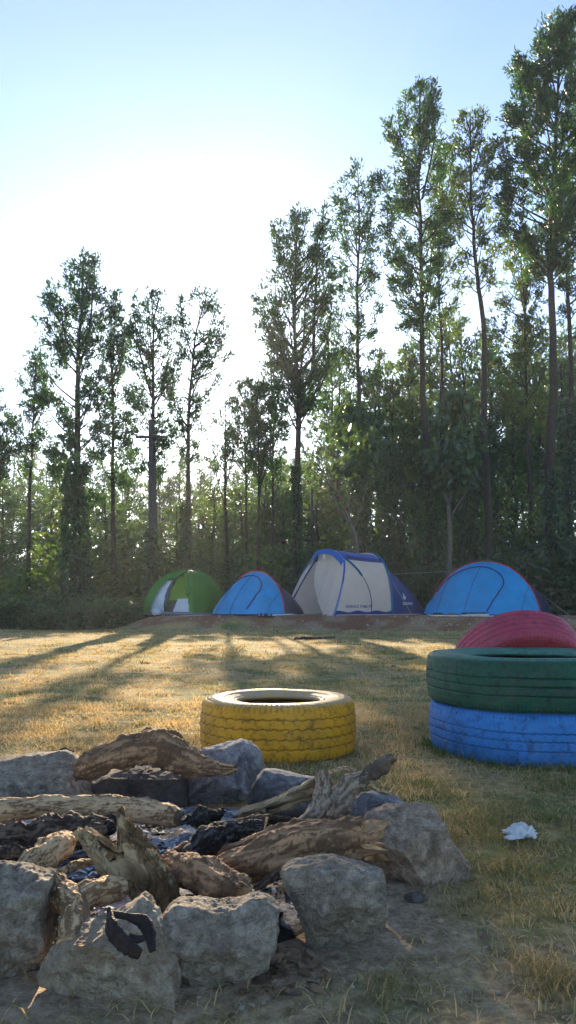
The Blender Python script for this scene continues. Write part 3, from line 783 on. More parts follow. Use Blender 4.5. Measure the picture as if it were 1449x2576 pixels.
def build_litter():
    rng = np.random.default_rng(21)
    m = m_leaf('dead_leaves', (0.10, 0.06, 0.04), (0.22, 0.14, 0.08), (0.40, 0.30, 0.2), (1, .8, .6), 0.7, 0.15, 0.2)
    Vs, Fs, T = [], [], []
    def leaf(x, y, s, t, lift=0.003):
        i = len(Vs) * 6
        v = np.array([[-1, 0, 0], [-.4, -.38, .15], [.5, -.34, .2], [1, 0, .1], [.5, .34, .25], [-.4, .38, .1]]) * s
        v[:, 2] *= rng.uniform(0.5, 2.2)
        A = Matrix.Rotation(rng.uniform(0, TAU), 3, 'Z') @ Matrix.Rotation(rng.normal(0, .35), 3, 'X')
        v = v @ np.array(A).T
        v[:, 2] -= v[:, 2].min(); v += np.array([x, y, ground_h(np.array([x]), np.array([y]))[0] + lift])
        Vs.append(v); Fs.append([[i, i + 1, i + 4, i + 5], [i + 1, i + 2, i + 3, i + 4]]); T.extend([t, t])
    for j in range(420):
        y = rng.uniform(1.1, 7) if j % 3 else rng.uniform(1.1, 2.4); x = rng.uniform(-1, 1) * (0.45 * y + .2)
        leaf(x, y, rng.uniform(.005, .012) * (1 + 0.12 * y), rng.uniform(0, 1))
    for j in range(150):   # drift of leaves between the front rocks
        q = P(rng.uniform(600, 860), 0, 1); py = rng.uniform(2400, 2520); Y = GY(py)
        x = P(rng.normal(715, 60), py, Y)[0]; leaf(x, Y, rng.uniform(.005, .016), rng.uniform(0, .7))
    for j in range(260):
        y = rng.uniform(6, 19); x = rng.uniform(-1, 1) * (0.45 * y)
        leaf(x, y, rng.uniform(.012, .03), rng.uniform(0, 1), 0.012)
    o = mesh_np('leaf_litter', np.vstack(Vs), [np.array(Fs).reshape(-1, 4)], m, None, {'tint': ('FACE', np.array(T))}, loc=(0, 0, 0))
    tag(o, 'small dead leaves scattered over the grass', 'dead leaves', kind='stuff')
    # pebbles
    iv, jf = ico(2); Vs, Fs = [], []
    for j in range(520):
        if j < 300:
            y = rng.uniform(1.1, 4); x = rng.uniform(-1, 1) * (0.45 * y + .2); s = rng.uniform(.002, .006)
        else:
            x = rng.uniform(-4, 9); y = 18.15 - .15 * x + rng.uniform(-.1, 1.6); s = rng.uniform(.012, .035)
        v = iv * np.array([s, s * rng.uniform(.6, 1), s * rng.uniform(.4, .8)]); v = v + 0.25 * s * vnoise(iv * 2 + j, j)[:, None]
        v += np.array([x, y, ground_h(np.array([x]), np.array([y]))[0] + s * .2]); Fs.append(jf + j * len(iv)); Vs.append(v)
    o = mesh_np('pebbles', np.vstack(Vs), [np.vstack(Fs)], m_plain('pebble_stone', (0.30, 0.25, 0.2), 0.9, 0, 6, var=0.5), None, None, True, loc=(0, 0, 0))
    tag(o, 'small pebbles and clods on the bare ground and the bank', 'pebbles', kind='stuff')
    # crumpled tissue
    def crumple(name, c, size, mat, label, cat, seed, fold=0.35, group=None):
        k = 46; u = np.linspace(-1, 1, k); X, Yg = np.meshgrid(u, u)
        p = np.stack([X.ravel(), Yg.ravel(), 0 * X.ravel()], -1)
        rad = np.maximum(np.abs(p[:, 0]), np.abs(p[:, 1]))
        w = p * (1 - 0.28 * rad[:, None] * (1 + vnoise(p * 3, seed)[:, None]))
        rid = 1 - np.abs(fbm(p * 1.7 + seed, seed, 4))
        w[:, 2] = fold * np.clip(rid, 0, 1.3) * (1.15 - rad) * 1.3 + 0.05
        w[:, :2] += 0.12 * np.stack([vnoise(p * 5, seed + 3), vnoise(p * 5, seed + 4)], -1)
        V = w * np.array(size) + c
        o = mesh_np(name, V, [grid_faces(k, k)], mat, None, None, False)
        o.modifiers.new('thick', 'SOLIDIFY').thickness = 0.0006
        return tag(o, label, cat, group)
    pm, nt, out = newmat('tissue_paper'); nn = N(nt)
    b = nn('ShaderNodeBsdfPrincipled', {'Base Color': (0.75, 0.74, 0.73, 1), 'Roughness': 0.8}); tr = nn('ShaderNodeBsdfTranslucent', {'Color': (0.8, 0.8, 0.8, 1)})
    mx = nn('ShaderNodeMixShader', {0: 0.3, 1: b.outputs[0], 2: tr.outputs[0]}); nt.links.new(mx.outputs[0], out.inputs[0])
    Y = GY(2118); q = P(1312, 2118, Y); crumple('tissue', (q[0], Y, 0.012), (0.058, 0.05, 0.075), pm, 'crumpled white tissue lying in the grass at the right', 'tissue', 4)
    foil = m_plain('wrapper_foil', (0.55, 0.58, 0.64), 0.35, 0.5, 20, 0.5, 0.5)
    q = P(418, 2024, 2.12); crumple('wrapper', (q[0], 2.12, q[2] - .02), (0.045, 0.03, 0.05), foil, 'crumpled silvery wrapper behind the tip of the long pale branch', 'wrapper', 9, group='wrappers in the fire ring')
    q = P(470, 2062, 2.08); crumple('wrapper', (q[0], 2.08, q[2] - .02), (0.028, 0.02, 0.03), foil, 'small silvery scrap of wrapper beside the end of the long pale branch', 'wrapper', 12, group='wrappers in the fire ring')

# ------------------------------------------------------------------ tyres
def tyre_arrays(Ro, Ri, w, nz=72, nt=720, grooves=(-0.42, -0.14, 0.14, 0.42), zig=0.03, per=64, depth=0.010, seed=0):
    """axis = z, centred; returns V, F, groove, wall, inside"""
    hw = w / 2
    prof = []   # radius, z, kind  kind: 0 tread, 1 wall, 2 inside
    tz = np.linspace(-0.86, 0.86, nz)
    for z in tz: prof.append((Ro - 0.010 * z * z * 1.2, z * hw, 0))
    sh = [(Ro - 0.016, .93), (Ro - 0.026, .985), (Ro - 0.045, 1.02), (Ro - 0.075, 1.03), (Ro - 0.10, 1.0), (Ri + 0.05, .96), (Ri + 0.028, .93), (Ri + 0.018, .925), (Ri + .008, .90), (Ri, .82)]
    top = [(r, z * hw, 1) for r, z in sh]
    ins = [(Ri + .004, .70 * hw, 2), (Ri + .035, .74 * hw, 2), (Ro - .06, .78 * hw, 2), (Ro - .03, .5 * hw, 2), (Ro - .028, 0, 2), (Ro - .03, -.5 * hw, 2), (Ro - .06, -.78 * hw, 2), (Ri + .035, -.74 * hw, 2), (Ri + .004, -.70 * hw, 2)]
    bot = [(r, -z, k) for r, z, k in reversed(top)]
    def dens(a, m):
        out = []
        for p, q in zip(a[:-1], a[1:]):
            for i in range(m): t = i / m; out.append((p[0] * (1 - t) + q[0] * t, p[1] * (1 - t) + q[1] * t, q[2]))
        return out + [a[-1]]
    prof = prof + dens(top, 4) + ins + dens(bot, 4)
    pr = np.array(prof); K = len(pr)
    th = np.linspace(0, TAU, nt, endpoint=False)
    r = np.broadcast_to(pr[:, 0], (nt, K)).copy(); z = np.broadcast_to(pr[:, 1], (nt, K)).copy(); kind = np.broadcast_to(pr[:, 2], (nt, K))
    ph = (th * per / TAU) % 1
    zz = (np.abs(ph - 0.5) * 4 - 1)[:, None]
    zn = z / hw
    g = np.zeros((nt, K))
    for gi, g0 in enumerate(grooves):
        gc = g0 + zig * np.clip(zz * 2.2, -1, 1)
        g = np.maximum(g, 1 - sstep(np.abs(zn - gc), 0.016, 0.034))
    # shoulder lugs and small sipes
    lug = (np.abs(((th * per * 2 / TAU) % 1) - 0.5) < 0.16)[:, None] * ((np.abs(zn) > 0.74) & (pr[:, 0] > Ro - 0.05))
    g = np.maximum(g, lug * 0.55)
    g = g * (kind < 2)
    wear = 0.6 + 0.5 * fbm(np.stack([np.cos(th)[:, None] * 2 + 0 * z, np.sin(th)[:, None] * 2 + 0 * z, z * 12], -1).reshape(-1, 3), seed, 3).reshape(nt, K)
    r -= depth * g * np.clip(wear, .25, 1.2)
    # rings on the sidewall
    wall = (kind == 1) * 1.0 * sstep(Ro - r, 0.012, 0.03)
    z += np.sign(z) * 0.0018 * np.sin((Ro - r) * 420) * wall
    z += np.sign(z) * 0.0016 * wall * (np.abs(((th * 150 / TAU) % 1) - .5) < .25)[:, None] * ((Ro - r > 0.028) & (Ro - r < .05))
    V = np.stack([r * np.cos(th)[:, None], r * np.sin(th)[:, None], z], -1)
    V += 0.0025 * fbm(V.reshape(-1, 3) * 6, seed + 5, 2).reshape(nt, K)[..., None] * np.array([1, 1, 1])
    i = np.arange(nt)[:, None]; i2 = (i + 1) % nt; j = np.arange(K)[None]; j2 = (j + 1) % K
    Fq = np.stack([i * K + j, i2 * K + j, i2 * K + j2, i * K + j2], -1).reshape(-1, 4)
    return V.reshape(-1, 3), Fq, g.ravel(), wall.ravel(), (kind == 2).astype(float).ravel() * 1.0

def tyre(loc, rot, Ro, Ri, w, mat, label, seed, **kw):
    V, Fq, g, wl, ins = tyre_arrays(Ro, Ri, w, seed=seed, **kw)
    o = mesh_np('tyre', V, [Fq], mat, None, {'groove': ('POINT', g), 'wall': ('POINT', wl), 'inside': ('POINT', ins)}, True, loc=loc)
    o.rotation_euler = rot
    return tag(o, label, 'tyre', 'painted tyres on the grass')

def build_tyres():
    ym = m_tyre('yellow_paint', (0.58, 0.27, 0.004), (0.10, 0.055, 0.010), (0.34, 0.30, 0.22), 1)
    gm = m_tyre('green_paint', (0.004, 0.065, 0.034), (0.010, 0.024, 0.016), (0.07, 0.20, 0.14), 2)
    bm_ = m_tyre('blue_paint', (0.022, 0.17, 0.46), (0.02, 0.05, 0.12), (0.05, 0.12, 0.35), 3)
    pm = m_tyre('pink_paint', (0.36, 0.04, 0.075), (0.20, 0.03, 0.04), (0.30, 0.025, 0.03), 4)
    Yy = 3.42; c = P(700, 1800, Yy)
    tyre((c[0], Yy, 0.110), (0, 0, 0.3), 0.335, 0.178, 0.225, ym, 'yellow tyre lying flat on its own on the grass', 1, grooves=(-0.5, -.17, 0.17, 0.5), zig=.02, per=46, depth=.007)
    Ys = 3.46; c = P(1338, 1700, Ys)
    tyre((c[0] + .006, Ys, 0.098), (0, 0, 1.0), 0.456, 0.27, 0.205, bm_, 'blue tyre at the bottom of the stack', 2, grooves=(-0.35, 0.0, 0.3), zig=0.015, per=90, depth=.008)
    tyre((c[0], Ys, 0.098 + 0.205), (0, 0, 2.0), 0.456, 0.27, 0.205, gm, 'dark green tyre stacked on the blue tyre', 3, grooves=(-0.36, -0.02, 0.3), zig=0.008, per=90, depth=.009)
    # stands on its tread behind the stack and leans forward over it
    tilt = R(40); Rp = 0.35; w = .21; Yp = 4.15
    c = P(1326, 1600, Yp - 0.15)
    tyre((c[0], Yp, .272), (math.pi / 2 + tilt, 0, 0), Rp, 0.21, w, pm, 'pink tyre standing behind the stack and leaning over the green tyre', 4, grooves=(-0.5, -.17, 0.17, 0.5), zig=0.025, per=56, depth=.007)

# ------------------------------------------------------------------ vegetation
M_OAK = m_leaf('fern_like_leaves', (0.022, 0.045, 0.020), (0.036, 0.066, 0.026), (0.065, 0.098, 0.034), (1.5, 2.4, 0.8), 0.45, 0.35)
M_OAKY = m_leaf('yellowing_leaves', (0.036, 0.062, 0.02), (0.065, 0.095, 0.026), (0.13, 0.135, 0.032), (1.9, 2.3, 0.6), 0.45, 0.42)
M_BROAD = m_leaf('broad_leaves', (0.025, 0.048, 0.022), (0.038, 0.068, 0.028), (0.065, 0.095, 0.032), (2.4, 2.6, 0.8), 0.35, 0.28, 0.5)
M_VINE = m_leaf('vine_leaves', (0.022, 0.045, 0.02), (0.035, 0.062, 0.025), (0.055, 0.085, 0.03), (2.2, 2.5, 0.8), 0.35, 0.25, 0.5)
M_FAR = m_leaf('distant_leaves', (0.032, 0.060, 0.026), (0.055, 0.090, 0.034), (0.10, 0.13, 0.045), (1.6, 2.1, 0.8), 0.5, 0.42)
M_TRUNK = m_plain('tree_bark', (0.045, 0.035, 0.028), 0.9, 0.9, 18, 0.15, var=0.45)
M_TRUNKP = m_plain('pale_tree_bark', (0.085, 0.075, 0.062), 0.9, 0.9, 18, 0.15, var=0.4)

def leaves(c, d, ln, wd, rng, oval=False, droop=0.0):
    """c centres (n,3), d directions (n,3): flat tapered leaflets"""
    n = len(c)
    d = d / (np.linalg.norm(d, axis=1, keepdims=True) + 1e-9)
    d = d + np.array([0, 0, -droop]); d /= np.linalg.norm(d, axis=1, keepdims=True)
    u = rng.normal(0, 1, (n, 3)); s = np.cross(d, u); s /= np.linalg.norm(s, axis=1, keepdims=True) + 1e-9
    ln = ln[:, None]; wd = wd[:, None]
    if not oval:
        V = np.stack([c, c + d * ln * .45 + s * wd * .5, c + d * ln, c + d * ln * .45 - s * wd * .5], 1).reshape(-1, 3)
        return V, np.arange(n * 4).reshape(-1, 4)
    nn = np.cross(s, d) * wd * 0.12
    V = np.stack([c, c + d * ln * .3 + s * wd * .5 + nn, c + d * ln * .72 + s * wd * .36 + nn, c + d * ln, c + d * ln * .72 - s * wd * .36 + nn, c + d * ln * .3 - s * wd * .5 + nn], 1).reshape(-1, 3)
    i = np.arange(n)[:, None] * 6
    return V, np.concatenate([i + np.array([[0, 1, 2, 3]]), i + np.array([[0, 3, 4, 5]])])

def sprays(cen, out, rng, per=7, ln=0.17, wd=0.05, spread=0.9, up=0.25):
    """fern-like fans of leaflets"""
    n = len(cen)
    c = np.repeat(cen, per, 0); o = np.repeat(out, per, 0)
    d = o + rng.normal(0, spread, (n * per, 3)) * 0.7; d[:, 2] += up
    c = c + rng.normal(0, 0.05, (n * per, 3))
    return leaves(c, d, ln * rng.uniform(.6, 1.3, n * per), wd * rng.uniform(.7, 1.3, n * per), rng)

def crown_from(profile, trunk_pts, Y, rng, nb, cl, ln, density=1.0, up=0.85, depth=1.0, twigs=True):
    """profile rows (z, cx, hw). returns branch tubes and leaf cluster centres"""
    pr = np.array(sorted(profile)); z0, z1 = pr[0, 0], pr[-1, 0]
    tp = np.array(trunk_pts)
    tubes, cen, out = [], [], []
    order = np.argsort(tp[:, 2]); tz = tp[order]
    def trunk_at(z): return np.array([np.interp(z, tz[:, 2], tz[:, 0]), np.interp(z, tz[:, 2], tz[:, 1]), z])
    H = z1 - z0
    for k in range(nb):
        f = (k + rng.uniform(0, 1)) / nb
        ztip = z0 + H * f ** 0.92
        hw = np.interp(ztip, pr[:, 0], pr[:, 2]); cx = np.interp(ztip, pr[:, 0], pr[:, 1])
        a = k * 2.39996 + rng.normal(0, .35)
        rr = hw * rng.uniform(.3, 1.12) ** 0.6
        tip = np.array([cx + rr * math.cos(a), trunk_at(ztip)[1] + rr * math.sin(a) * depth, ztip])
        run = rr * up + rng.uniform(0.1, 0.5)
        zb = max(min(ztip - run, tz[-1, 2] - 0.05), tz[0, 2] + 1.0)
        b = trunk_at(zb)
        mid = b * .5 + tip * .5; mid[:2] += (tip[:2] - b[:2]) * 0.12; mid[2] -= run * .06
        L = np.linalg.norm(tip - b)
        p, r = resample([b, mid, tip], [0.012 + 0.012 * L, 0.010 + .005 * L, 0.004], 7)
        tubes.append((p, r))
        d = (tip - b) / (L + 1e-6)
        # side twigs, each ending in a tuft of leaves; some branches stay thin
        m = max(2, int((1.2 + 2.5 * L) * density * rng.choice([.3, .8, 1.2, 1.6])))
        t = 1 - 0.72 * rng.uniform(0, 1, m) ** 1.2
        q = np.stack([np.interp(t, np.linspace(0, 1, 7), p[:, i]) for i in range(3)], -1)
        td = d[None] * .8 + rng.normal(0, .62, (m, 3)); td[:, 2] = np.abs(td[:, 2]) * .7 + .15
        td /= np.linalg.norm(td, axis=1, keepdims=True)
        tl = rng.uniform(.15, .50, m) * (1.15 - .5 * t)
        e = q + td * tl[:, None]
        if twigs:
            for a0, b1 in zip(q, e): tubes.append((np.array([a0, b1]), np.array([.007, .003])))
        e = np.vstack([e, tip[None]]); td = np.vstack([td, d[None]])
        ns = rng.integers(max(2, cl // 4), max(4, cl * 3 // 5), len(e))
        cc = np.repeat(e, ns, 0); dd = np.repeat(td, ns, 0)
        cc = cc + rng.normal(0, 1, cc.shape) * np.array([.085, .085, .07]) - dd * rng.uniform(-.10, .16, (len(cc), 1))
        cen.append(cc); out.append(dd)
    return tubes, np.vstack(cen), np.vstack(out)

def make_tree(name, label, cat, trunk, profile, Y, seed, nb=60, cl=16, ln=0.155, wd=0.045, per=7, leaf=None, bark=None, r0=0.13, density=1.0, up=0.85, group=None, forks=(), base_z=0.2, depth=1.0, tipclump=True):
    """trunk: list of (px, py) from base up; profile: (py, px, half width px)"""
    rng = np.random.default_rng(seed)
    k = Y / F
    tp = [P(x, y, Y) for x, y in trunk]
    b0 = tp[0].copy(); b0[2] = ground_h(b0[0:1], np.array([Y]))[0] - 0.05
    tp = [b0] + [t for t in tp if t[2] > b0[2] + .3]
    top = P(profile[0][1], profile[0][0], Y)
    if top[2] > tp[-1][2] + .3: tp.append(top - np.array([0, 0, .15]))
    tp = np.array(tp); tp[:, 1] += np.concatenate([[0], rng.normal(0, .12, len(tp) - 1)])
    H = tp[-1, 2] - tp[0, 2]
    n = max(14, int(H * 2.2))
    tt, _ = resample(tp, np.ones(len(tp)), n)
    tt[1:, 0] += np.cumsum(rng.normal(0, .012, n - 1))
    f = (tt[:, 2] - tt[0, 2]) / H
    rr = r0 * (1.0 - 0.88 * np.clip(f, 0, 1) ** 0.85) + 0.25 * r0 * np.exp(-f * 25)
    root = empty(name, tuple(b0), label, cat, group)
    mb = MB(); V, Q, cp, tc = tube(tt, rr, 9); V[:len(tt) * 9] += 0.0
    mb.add(V, [Q, cp], 0, tc)
    pr = [(P(x, y, Y)[2], P(x, y, Y)[0], w * k) for y, x, w in profile]
    tubes, cen, out = crown_from(pr, tt, Y, rng, int(nb * (.43 if nb > 60 else .5)), cl, ln, density, up, depth)
    for fk in forks:   # extra leaders: list of (px,py), radius
        p = [P(x, y, Y) for x, y in fk[0]]; p, r = resample(p, np.linspace(fk[1], 0.012, len(fk[0])), 16)
        mb.tube(p, r, 7)
        m = 40; t = rng.uniform(0.35, 1, m); q = np.stack([np.interp(t, np.linspace(0, 1, 16), p[:, i]) for i in range(3)], -1) + rng.normal(0, .14, (m, 3))
        cen = np.vstack([cen, q]); out = np.vstack([out, np.tile([[0, 0, 1.0]], (m, 1))])
    zt = tt[-1]
    for j in range(4):   # pointed leaders breaking the outline
        zz = pr[0][0] - rng.uniform(.5, 2.6); prs = sorted(pr); hw = np.interp(zz, [a[0] for a in prs], [a[2] for a in prs]); cx = np.interp(zz, [a[0] for a in prs], [a[1] for a in prs])
        a = j * 2.4 + rng.uniform(0, 1); e = np.array([cx + hw * math.cos(a), Y + hw * math.sin(a), zz + rng.uniform(.3, .8)])
        b = np.array([np.interp(zz - 1.6, tt[:, 2], tt[:, 0]), np.interp(zz - 1.6, tt[:, 2], tt[:, 1]), zz - 1.6])
        p, rd = resample([b, (b + e) / 2 + np.array([(e - b)[0] * .15, (e - b)[1] * .15, -.05]), e], [.025, .015, .005], 10); mb.tube(p, rd, 4)
        for t in np.linspace(.45, 1, 6):
            q = np.array([np.interp(t, np.linspace(0, 1, 10), p[:, i]) for i in range(3)]) + rng.normal(0, .05, 3)
            cen = np.vstack([cen, q + rng.normal(0, .07, (5, 3))]); out = np.vstack([out, np.tile([[0, 0, 1.0]], (5, 1)) + rng.normal(0, .3, (5, 3))])
    for p, r in tubes: mb.tube(p, r, 4)
    mb.build('trunk', bark or M_TRUNK, root, True)
    V, Fq = sprays(cen, out, rng, per, ln, wd)
    g = fbm(cen * 1.1, seed, 2)
    nt = len(Fq); t = np.clip(0.45 + 0.35 * np.repeat(g, per) + rng.normal(0, .2, len(V) // 4), 0, 1)
    mesh_np('crown', V, [Fq], leaf or M_OAK, root, {'tint': ('FACE', t)})
    return root

def make_vine(px, y0, y1, w0, w1, Y, label, seed, n=1500, ls=0.13):
    """leafy climber round a trunk: px foot, y0 bottom to y1 top, width px"""
    rng = np.random.default_rng(seed)
    if not isinstance(px, (list, tuple)): px = (px, px)
    f = rng.uniform(0, 1, n) ** 0.95; a = rng.uniform(0, TAU, n)
    zb, zt = P(px[0], y0, Y)[2], P(px[1], y1, Y)[2]
    zb = min(zb, 0.3)
    w = (w0 * (1 - f) + w1 * f) * Y / F / 2
    w = w * (0.78 + 0.35 * fbm(np.stack([np.cos(a) * 1.2, np.sin(a) * 1.2, f * (zt - zb) * 1.3 + seed], -1), seed, 3)) * rng.uniform(.75, 1.08, n)
    xc = P(px[0], y0, Y)[0] * (1 - f) + P(px[1], y1, Y)[0] * f
    c = np.stack([xc + w * np.cos(a), Y + w * np.sin(a), zb + f * (zt - zb)], -1)
    d = np.stack([np.cos(a) * .7, np.sin(a) * .7, -0.8 + 0 * a], -1) + rng.normal(0, .35, (n, 3))
    V, Fq = leaves(c, d, ls * rng.uniform(.6, 1.3, n), ls * .75 * rng.uniform(.6, 1.2, n), rng, True)
    t = np.clip(.45 + rng.normal(0, .25, n), 0, 1)
    t = np.concatenate([t, t])
    root = empty('climbing_vine', (c[:, 0].mean(), Y, zb), label, 'vine', 'vines climbing the trunks')
    mesh_np('foliage', V, [Fq], M_VINE, root, {'tint': ('FACE', t)})
    mb = MB()
    for k in range(5):
        a0 = rng.uniform(0, TAU); s = np.linspace(0, 1, 12); ww = (w0 * (1 - s) + w1 * s) * Y / F / 2 * .5
        mb.tube(np.stack([P(px[0], y0, Y)[0] * (1 - s) + P(px[1], y1, Y)[0] * s + ww * np.cos(a0 + s * 4), Y + ww * np.sin(a0 + s * 4), zb + s * (zt - zb)], -1), 0.012, 4)
    mb.build('stem', M_TRUNK, root)
    return root

def bush_proto(name, label, cat, seed, n, size, ls, mat, loc, group, oval=True, nst=14, gap=0.35):
    """size (rx, ry, h)"""
    rng = np.random.default_rng(seed)
    root = empty(name, loc, label, cat, group)
    u = rng.normal(0, 1, (n, 3)); u /= np.linalg.norm(u, axis=1, keepdims=True); u[:, 2] = np.abs(u[:, 2])
    r = rng.uniform(0.25, 1, n) ** .45
    lump = 1 + .38 * fbm(u * 1.9 + seed, seed, 3)
    c = u * r[:, None] * lump[:, None] * np.array(size)
    c[:, 2] = np.abs(c[:, 2]) * .93 + .06 * size[2]
    keep = vnoise(c * 2.4 + seed, seed + 2) > -gap
    c, u = c[keep], u[keep]; m = len(c)
    d = u * .7 + rng.normal(0, .55, (m, 3)); d[:, 2] -= .25
    V, Fq = leaves(c, d, ls * rng.uniform(.6, 1.3, m), ls * (.42 if oval else .3) * rng.uniform(.7, 1.2, m), rng, oval)
    t = np.clip(.45 + rng.normal(0, .25, m), 0, 1)
    t = np.concatenate([t, t]) if oval else t
    mesh_np('foliage', V + np.array(loc), [Fq], mat, root, {'tint': ('FACE', t)})
    mb = MB()
    for k in range(nst):
        e = c[rng.integers(0, m)]; mb.tube([np.array(loc), np.array(loc) + e * np.array([.4, .4, .6]), np.array(loc) + e], [.02, .012, .005], 5, n=6)
    mb.build('stem', M_TRUNK, root)
    return root

def place_copy(proto, used, loc, rz=0, sc=(1, 1, 1), label=None):
    o = copy_tree(proto) if used[0] else proto
    used[0] = True
    o.location = loc; o.rotation_euler = (0, 0, rz); o.scale = sc
    if label: o['label'] = label
    return o

def build_front_trees():
    G = 'tall slender trees behind the tents'
    T = lambda *a, **k: make_tree(*a, group=G, **k)
    N_ = 'slender_tree'
    T(N_, 'thin leftmost tall tree with a narrow crown at the left edge', 'tree', [(70, 1480), (75, 1300), (80, 1080), (86, 980)],
      [(905, 92, 6), (960, 85, 34), (1020, 75, 45), (1080, 68, 52), (1150, 55, 44), (1180, 60, 20)], 26, 101, nb=46, cl=12, r0=.10)
    T(N_, 'tall full-crowned tree left of the utility pole, its lower trunk thick with vine', 'tree', [(188, 1480), (188, 1170), (192, 1000), (198, 900), (203, 780)],
      [(642, 205, 8), (700, 210, 38), (780, 180, 78), (880, 185, 88), (1000, 188, 92), (1090, 190, 92), (1180, 190, 75), (1250, 190, 50)], 24, 102, nb=135, cl=19, r0=.19,
      forks=[([(198, 915), (222, 860), (232, 760), (240, 655)], .05), ([(196, 915), (165, 850), (150, 760)], .045)])
    T(N_, 'thin dark tree between the vine-clad left tree and the utility pole', 'tree', [(290, 1480), (292, 1180), (288, 1000), (286, 850)],
      [(738, 285, 6), (790, 285, 24), (880, 288, 38), (980, 285, 50), (1080, 290, 55), (1170, 295, 42), (1230, 295, 20)], 26.5, 103, nb=75, cl=17, r0=.11)
    T(N_, 'tree rising straight behind the utility pole', 'tree', [(388, 1480), (384, 1200), (382, 960), (380, 820)],
      [(736, 392, 10), (790, 372, 60), (870, 378, 76), (950, 380, 74), (1050, 385, 62), (1140, 385, 50), (1200, 385, 24)], 25, 104, nb=90, cl=15, r0=.14,
      forks=[([(382, 1000), (350, 880), (338, 790)], .04)])
    T(N_, 'wavy-trunked tree between the green tent and the blue tent, right of the pole', 'tree', [(468, 1470), (470, 1270), (470, 1150), (478, 1040), (487, 950), (498, 830)],
      [(730, 525, 10), (780, 500, 50), (850, 502, 56), (890, 520, 74), (950, 495, 58), (1040, 474, 48), (1110, 470, 42), (1160, 470, 20)], 24.5, 105, nb=84, cl=13, r0=.12)
    T(N_, 'thin tree under the low sun with a small ragged crown', 'tree', [(570, 1440), (568, 1200), (568, 1080), (570, 1000)],
      [(1015, 568, 8), (1050, 575, 30), (1090, 572, 40), (1140, 570, 40), (1190, 568, 26)], 27.5, 106, nb=24, cl=8, r0=.085)
    T(N_, 'very thin tree just right of the one under the sun', 'tree', [(620, 1420), (618, 1200), (617, 1050)],
      [(945, 615, 8), (1000, 620, 36), (1060, 620, 44), (1130, 620, 38), (1190, 620, 20)], 29, 107, nb=50, cl=13, r0=.08)
    T(N_, 'thin tree at the left shoulder of the big fork-trunked tree', 'tree', [(684, 1400), (683, 1150), (681, 1000)],
      [(915, 680, 10), (980, 678, 36), (1060, 682, 46), (1150, 683, 42), (1210, 683, 20)], 28, 108, nb=50, cl=14, r0=.09)
    T(N_, 'slim tree squeezed between two thin trees left of the fork-trunked tree', 'tree', [(650, 1400), (651, 1150), (650, 1010)],
      [(970, 650, 8), (1010, 652, 30), (1060, 652, 40), (1130, 650, 36), (1190, 650, 18)], 26, 118, nb=44, cl=13, r0=.08)  # extra tree put in to keep sun off the right foreground
    T(N_, 'broad tree with its trunk forking into a fan of upright leaders', 'tree', [(745, 1460), (748, 1250), (752, 1080), (752, 985), (742, 900), (738, 760), (742, 640)],
      [(540, 742, 8), (590, 760, 70), (660, 758, 98), (740, 752, 108), (830, 748, 110), (900, 755, 104), (960, 765, 80), (1010, 760, 40)], 23.5, 109, nb=150, cl=12, r0=.15, up=1.5,
      forks=[([(752, 985), (785, 935), (790, 820), (796, 690), (800, 560)], .08), ([(750, 975), (728, 900), (700, 800), (690, 690)], .04), ([(752, 975), (762, 880), (768, 760), (772, 640)], .05),
             ([(785, 935), (822, 860), (835, 760)], .035), ([(748, 960), (705, 900), (668, 820)], .03)])
    T(N_, 'narrow spire-topped tree next right of the fork-trunked tree', 'tree', [(905, 1440), (905, 1100), (903, 900), (899, 700), (900, 560)],
      [(426, 898, 7), (480, 897, 44), (540, 905, 56), (640, 905, 64), (740, 898, 62), (830, 900, 66), (900, 905, 50), (960, 905, 28)], 25, 110, nb=105, cl=12, r0=.13)
    T(N_, 'tall dark tree with a triple-pointed top, tallest but for the one at the right edge', 'tree', [(1085, 1440), (1075, 1150), (1071, 1000), (1066, 800), (1062, 600), (1060, 450)],
      [(216, 1060, 8), (262, 1062, 40), (300, 1050, 66), (400, 1042, 82), (500, 1048, 92), (600, 1040, 100), (690, 1040, 86), (770, 1045, 58), (830, 1055, 30)], 23.5, 111, nb=150, cl=19, r0=.15,
      forks=[([(1062, 560), (1020, 420), (998, 275)], .04), ([(1062, 500), (1088, 380), (1098, 275)], .04)])
    T(N_, 'thin-trunked yellowish tree between the triple-pointed tree and the airy one', 'tree', [(1120, 1430), (1116, 1100), (1112, 900), (1106, 760), (1106, 600)],
      [(355, 1125, 8), (430, 1122, 34), (520, 1125, 40), (620, 1112, 55), (700, 1110, 60), (770, 1110, 52), (850, 1112, 28)], 26, 112, nb=85, cl=14, r0=.10, leaf=M_OAKY)
    T(N_, 'airy tree with bare twigs at its top and a long clean curved trunk', 'tree', [(1238, 1430), (1230, 1250), (1220, 1080), (1213, 850), (1202, 680), (1195, 520)],
      [(262, 1190, 24), (330, 1188, 42), (420, 1192, 58), (520, 1200, 66), (600, 1205, 66), (660, 1205, 52), (720, 1205, 24)], 23, 113, nb=85, cl=13, r0=.16, leaf=M_OAKY)
    T(N_, 'massive tallest tree at the right edge with a dense dark crown', 'tree', [(1383, 1440), (1386, 1200), (1392, 1000), (1398, 800), (1392, 620), (1395, 450)],
      [(46, 1412, 8), (100, 1410, 34), (180, 1372, 88), (260, 1378, 104), (340, 1372, 118), (440, 1372, 130), (530, 1370, 125), (600, 1380, 90), (670, 1385, 45)], 21.5, 114, nb=210, cl=24, r0=.19,
      forks=[([(1392, 520), (1330, 340), (1305, 190)], .06)])
